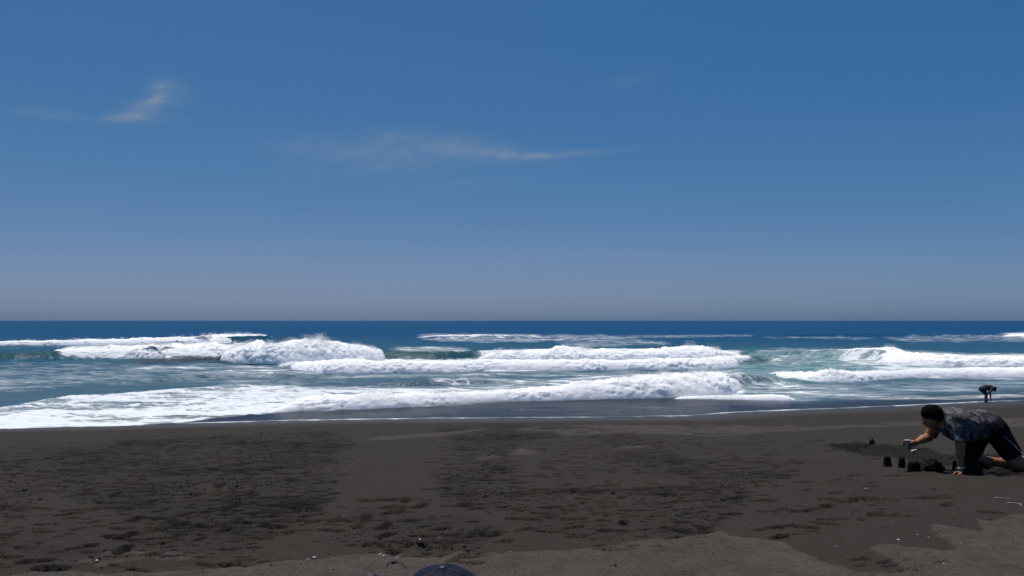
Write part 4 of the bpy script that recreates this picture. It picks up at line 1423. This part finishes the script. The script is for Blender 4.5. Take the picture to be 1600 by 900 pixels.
bent = add('person', nets(bender, (-.30, -.24, -.03), (.46, .22, .72), .0075, 'person'), SKIN_DARK, loc=(BX, BY, 0.0), category='person',
           label='small figure bending over at the waterline, one hand reaching into the water')
add('shirt', nets(b_shirt, (-.14, -.24, .38), (.32, .24, .74), .010, 'shirt'), plain('dusky_cotton', (0.055, 0.042, 0.050), 0.9, 0.3, 20, 0.1), parent=bent)
add('shorts', nets(b_shorts, (-.30, -.24, .28), (.16, .24, .72), .010, 'shorts'), plain('dark_teal_cotton', (0.012, 0.038, 0.052), 0.9, 0.2, 20, 0.1), parent=bent)
add('hair', nets(b_hair, (.22, -.10, .40), (.46, .10, .66), .008, 'hair'), HAIR, parent=bent)

# ------------------------------------------------------------------ person sitting right in front of the camera, only the cap in view
SXP, SYP = (693 - 800) / FPX * 1.66, 1.66
STOP = ZC - (882 - 501) / FPX * 1.66
SBASE = sand_z(SXP, SYP)
hs = (STOP - SBASE) / 0.86


def sitter(P):
    d = cone(P, (0, 0, .12), (0, .05, .50), .13, .135)
    d = smin(d, egg(P, (0, .05, .48), (.19, .10, .11)), .06)
    d = smin(d, egg(P, (0, 0, .11), (.18, .14, .11)), .06)
    d = chain(P, d, [((0, .06, .56), .055), ((0, .075, .66), .052)], .03)
    h = egg(P, (0, .085, .745), (.078, .098, .095))
    h = smin(h, egg(P, (0, .115, .69), (.058, .062, .07)), .04)
    h = smin(h, cone(P, (0, .182, .715), (0, .198, .695), .010, .013), .012)
    for s in (-1, 1):
        h = smin(h, egg(P, (.08 * s, .08, .72), (.010, .022, .030)), .006)
    d = smin(d, h, .02)
    for s in (-1, 1):
        d = chain(P, d, [((.10 * s, .03, .11), .095), ((.15 * s, .42, .36), .062), ((.14 * s, .50, .20), .052), ((.13 * s, .60, .05), .036), ((.14 * s, .74, .025), .026)], .04)
        d = chain(P, d, [((.19 * s, .06, .50), .055), ((.25 * s, .20, .32), .042), ((.10 * s, .42, .27), .028)], .03)
        d = smin(d, egg(P, (.055 * s, .455, .27), (.045, .022, .035)), .015)
        for i in range(4):
            d = chain(P, d, [((.03 * s, .465, .295 - .018 * i), .009), ((-.01 * s, .475, .290 - .018 * i), .0085), ((-.035 * s, .465, .288 - .018 * i), .008)], .005)
        d = chain(P, d, [((.06 * s, .45, .30), .011), ((.035 * s, .455, .325), .010), ((.015 * s, .46, .33), .0085)], .005)
    return d


def s_shirt(P):
    x, y, z = P
    d = cone(P, (0, 0, .12), (0, .05, .49), .155, .155)
    d = smin(d, egg(P, (0, .05, .48), (.205, .12, .125)), .06)
    for s in (-1, 1):
        d = smin(d, cone(P, (.19 * s, .06, .50), (.232 * s, .15, .38), .070, .068), .03)
    d = d + .010 * fbm(x * 12, y * 12, z * 12, 3)
    return np.maximum(np.maximum(d, z - .605), -(z - .05))


def s_shorts(P):
    x, y, z = P
    d = egg(P, (0, 0, .11), (.195, .155, .125))
    for s in (-1, 1):
        d = smin(d, cone(P, (.10 * s, .03, .11), (.145 * s, .38, .335), .115, .082), .04)
    return np.maximum(d + .006 * fbm(x * 12, y * 12, z * 12, 3), -(z - .005))


def s_hair(P):
    x, y, z = P
    d = egg(P, (0, .080, .748), (.085, .104, .098))
    return np.maximum(np.maximum(d, (y - .13) * .8 - (z - .74) * .6), .645 - z)


NAVY = plain('navy_cap_cloth', (0.0016, 0.0028, 0.010), 0.4, 0.12, 40, 0.12, 0.0015, 400)
NAVYL = plain('lighter_navy', (0.010, 0.015, 0.034), 0.45)
sit = add('person', nets(sitter, (-.36, -.20, -.01), (.36, .82, .86), .015, 'person'), SKIN, loc=(SXP, SYP - .085 * hs, SBASE), category='person',
          label='person sitting low in front, only the top of a navy blue cap showing')
sit.scale = (hs, hs, hs)
add('shirt', nets(s_shirt, (-.34, -.22, 0), (.34, .30, .66), .013, 'shirt'), plain('grey_blue_cotton', (0.10, 0.11, 0.14), 0.9), parent=sit)
add('shorts', nets(s_shorts, (-.30, -.22, -.02), (.30, .52, .46), .013, 'shorts'), BLACKC, parent=sit)
add('hair', nets(s_hair, (-.12, -.06, .62), (.12, .24, .88), .010, 'hair'), HAIR, parent=sit)


def cap_dome(u, v):
    """six-panel crown: u round, v up"""
    seam = np.abs(((u / (2 * math.pi) * 6 + .25) % 1) - .5) * 2
    k = 1 + .018 * (1 - seam ** 10) - .012
    r = np.cos(v) ** .82
    return np.stack([.098 * k * r * np.cos(u), .085 + .116 * k * r * np.sin(u), .748 + .112 * np.sin(v) * k], -1)


U, Vv = np.meshgrid(np.linspace(0, 2 * math.pi, 97), np.linspace(0, math.pi / 2 - .02, 26), indexing='ij')
cap = add('cap', mesh_from('cap', cap_dome(U, Vv).reshape(-1, 3), grid_quads(97, 26)), NAVY, parent=sit, label='glossy navy blue cap')
bt = lathe('button', [(.0005, .004), (.006, .0038), (.0095, .001), (.0095, -.004)], 14)
add('button', bt, NAVYL, parent=cap, loc=(.0, .085, .860))
# brim, pointing at the sea
bu, bv = np.meshgrid(np.linspace(.12 * math.pi, .88 * math.pi, 30), np.linspace(0, 1, 8), indexing='ij')
bxv = np.stack([(.098 + .012 * bv) * np.cos(bu), .085 + (.114 + .085 * bv * np.sin(bu) ** .7) * np.sin(bu), .752 - .012 * bv - .020 * bv * np.cos(bu) ** 2], -1)
low = bxv.copy()
low[..., 2] -= .004
nb = bxv.reshape(-1, 3)
q1 = grid_quads(30, 8)
add('brim', mesh_from('brim', np.concatenate([nb, low.reshape(-1, 3)]), np.concatenate([q1, q1[:, ::-1] + len(nb)])), NAVY, parent=cap)
# adjusting strap and its buckle at the back
st_ = [(.1005 * math.cos(a), .085 + .119 * math.sin(a), .762) for a in np.linspace(math.pi * 1.3, math.pi * 1.7, 14)]
add('strap', tube('strap', st_, .006), NAVYL, parent=cap)
vent = lathe('eyelet', [(.0022, .0), (.0035, .0012), (.0048, .0)], 12)
for a in (math.pi * 1.22, math.pi * 1.55, math.pi * 1.85, math.pi * .15):
    p = cap_dome(np.array(a), np.array(1.02))
    e = add('eyelet', vent if not vent.users else vent, NAVYL if not vent.materials else None, parent=cap, loc=tuple(float(c) for c in p))
    e.rotation_euler = (0, 0, 0)

# ------------------------------------------------------------------ small things on the sand
SHELLM = plain('bleached_shell', (0.40, 0.37, 0.34), 0.7, 0.2, 90)
spots = [(1353, 764, .016), (1351, 811, .012), (1404, 844, .018), (1307, 855, .015), (1451, 839, .013), (1434, 835, .010), (1502, 849, .011), (1330, 766, .008), (631, 801, .013), (656, 844, .018),
         (687, 841, .012), (797, 870, .011), (1011, 771, .011), (1058, 783, .010), (1031, 752, .010), (797, 747, .009), (148, 761, .015), (151, 879, .022), (491, 873, .024), (482, 876, .018), (305, 854, .011),
         (208, 846, .009), (204, 730, .011), (216, 891, .018), (191, 862, .014), (594, 873, .016), (599, 875, .02), (620, 878, .014), (1168, 812, .008), (77, 806, .008), (120, 690, .012), (345, 713, .010), (1076, 679, .014),
         (1395, 818, .009), (1587, 845, .014), (1475, 884, .012), (740, 806, .008), (410, 718, .009), (980, 832, .008), (60, 875, .015), (1180, 690, .009), (540, 735, .008)]


def shell_label(px, py):
    if 470 < px < 500 and py > 860:
        return 'pale shell fragment in a close pair on the sand, ' + ('the larger' if px > 488 else 'the smaller')
    if px > 1290 and py < 770:
        return 'pale shell fragment on the smooth sand below the row of sand towers'
    if px > 1290:
        return 'pale shell fragment on or beside the tongues of light dry sand'
    if 560 < px < 700 and py > 838:
        return 'pale shell fragment on the sand just beyond the navy cap'
    if px < 340 and py > 840:
        return 'pale shell fragment on the rough sand in the near left corner'
    if py < 735:
        return 'pale shell fragment high on the beach near the wet strip'
    return 'small pale shell fragment among the footprints in mid beach'


def chip(seed):
    V, F = [], []
    rg = np.random.default_rng(seed)
    for j, (v, rr) in enumerate(((-.35, .75), (0.05, 1.0), (.4, .55))):
        for i in range(7):
            a = i / 7 * 2 * math.pi
            r = rr * rg.uniform(.75, 1.2)
            V.append((r * math.cos(a), .62 * r * math.sin(a), .55 * v + rg.uniform(-.06, .06)))
    for j in range(2):
        for i in range(7):
            F.append((j * 7 + i, j * 7 + (i + 1) % 7, (j + 1) * 7 + (i + 1) % 7, (j + 1) * 7 + i))
    T = [(14, 14 + i, 15 + i) for i in range(1, 6)] + [(0, i + 1, i) for i in range(1, 6)]
    me = mesh_from('shell_fragment', np.array(V), np.array(F), np.array(T), smooth=False)
    me.materials.append(SHELLM)
    return me


chips = [chip(i) for i in range(5)]
for i, (px, py, r) in enumerate(spots):
    x, y, _ = on_sand(px, py)
    o = add('shell_fragment', chips[i % 5], loc=(x, y, sand_z(x, y) + r * .18), label=shell_label(px, py), category='shell', group='pale shell fragments scattered on the sand')
    r *= .72
    o.scale = (r, r, r)
    o.rotation_euler = (rng.uniform(-.3, .3), rng.uniform(-.3, .3), rng.uniform(0, 6.28))


def stick(pxs, rad, mat, label, name='twig', lift=.006, cat='twig'):
    pts = []
    for (px, py) in pxs:
        x, y, _ = on_sand(px, py)
        pts.append((x, y, sand_z(x, y) + lift))
    P = np.array(pts)
    t = np.linspace(0, len(P) - 1, len(P) * 5)
    P = np.stack([np.interp(t, np.arange(len(P)), P[:, i]) for i in range(3)], 1)
    P[:, 2] += .004 * fbm(t * 1.7, 1.0, 2.0, 2)
    return add(name, tube(name, P, np.linspace(rad, rad * .6, len(P))), mat, label=label, category=cat)


PALEW = plain('bleached_wood', (0.30, 0.28, 0.25), 0.8)
DARKW = plain('dark_wet_wood', (0.008, 0.007, 0.006), 0.7)
stick([(1553, 779), (1565, 779.5), (1580, 780.5)], .004, PALEW, 'thin pale twig lying level, the upper of two')
stick([(1574, 787), (1584, 787), (1593, 788), (1596, 791)], .005, PALEW, 'thin pale twig with a bent tip, the lower of two')
stick([(604, 890), (609, 887), (616, 886.5), (621, 885), (628, 887.5), (631, 889.5), (633, 893)], .0032, DARKW, 'dark curled twig near the blue cap', lift=.009)
stick([(1424.5, 709.5), (1428, 708), (1432, 706)], .010, plain('white_plastic', (0.75, 0.75, 0.74), 0.4), 'small white plastic stick under the held cup', 'plastic_stick', .03, 'stick')


def stone_f(P):
    return egg(P, (0, 0, 0), (.040, .032, .028)) + .006 * fbm(P[0] * 40, P[1] * 40, P[2] * 40, 3)


x, y, _ = on_sand(579, 911)
add('stone', nets(stone_f, (-.06, -.05, -.04), (.06, .05, .05), .005, 'stone'), plain('dark_blue_grey_stone', (0.015, 0.017, 0.024), 0.6, 0.3, 60), loc=(x, y, sand_z(x, y) + .012),
    label='small dark rounded stone at the bottom edge beside the cap', category='stone')
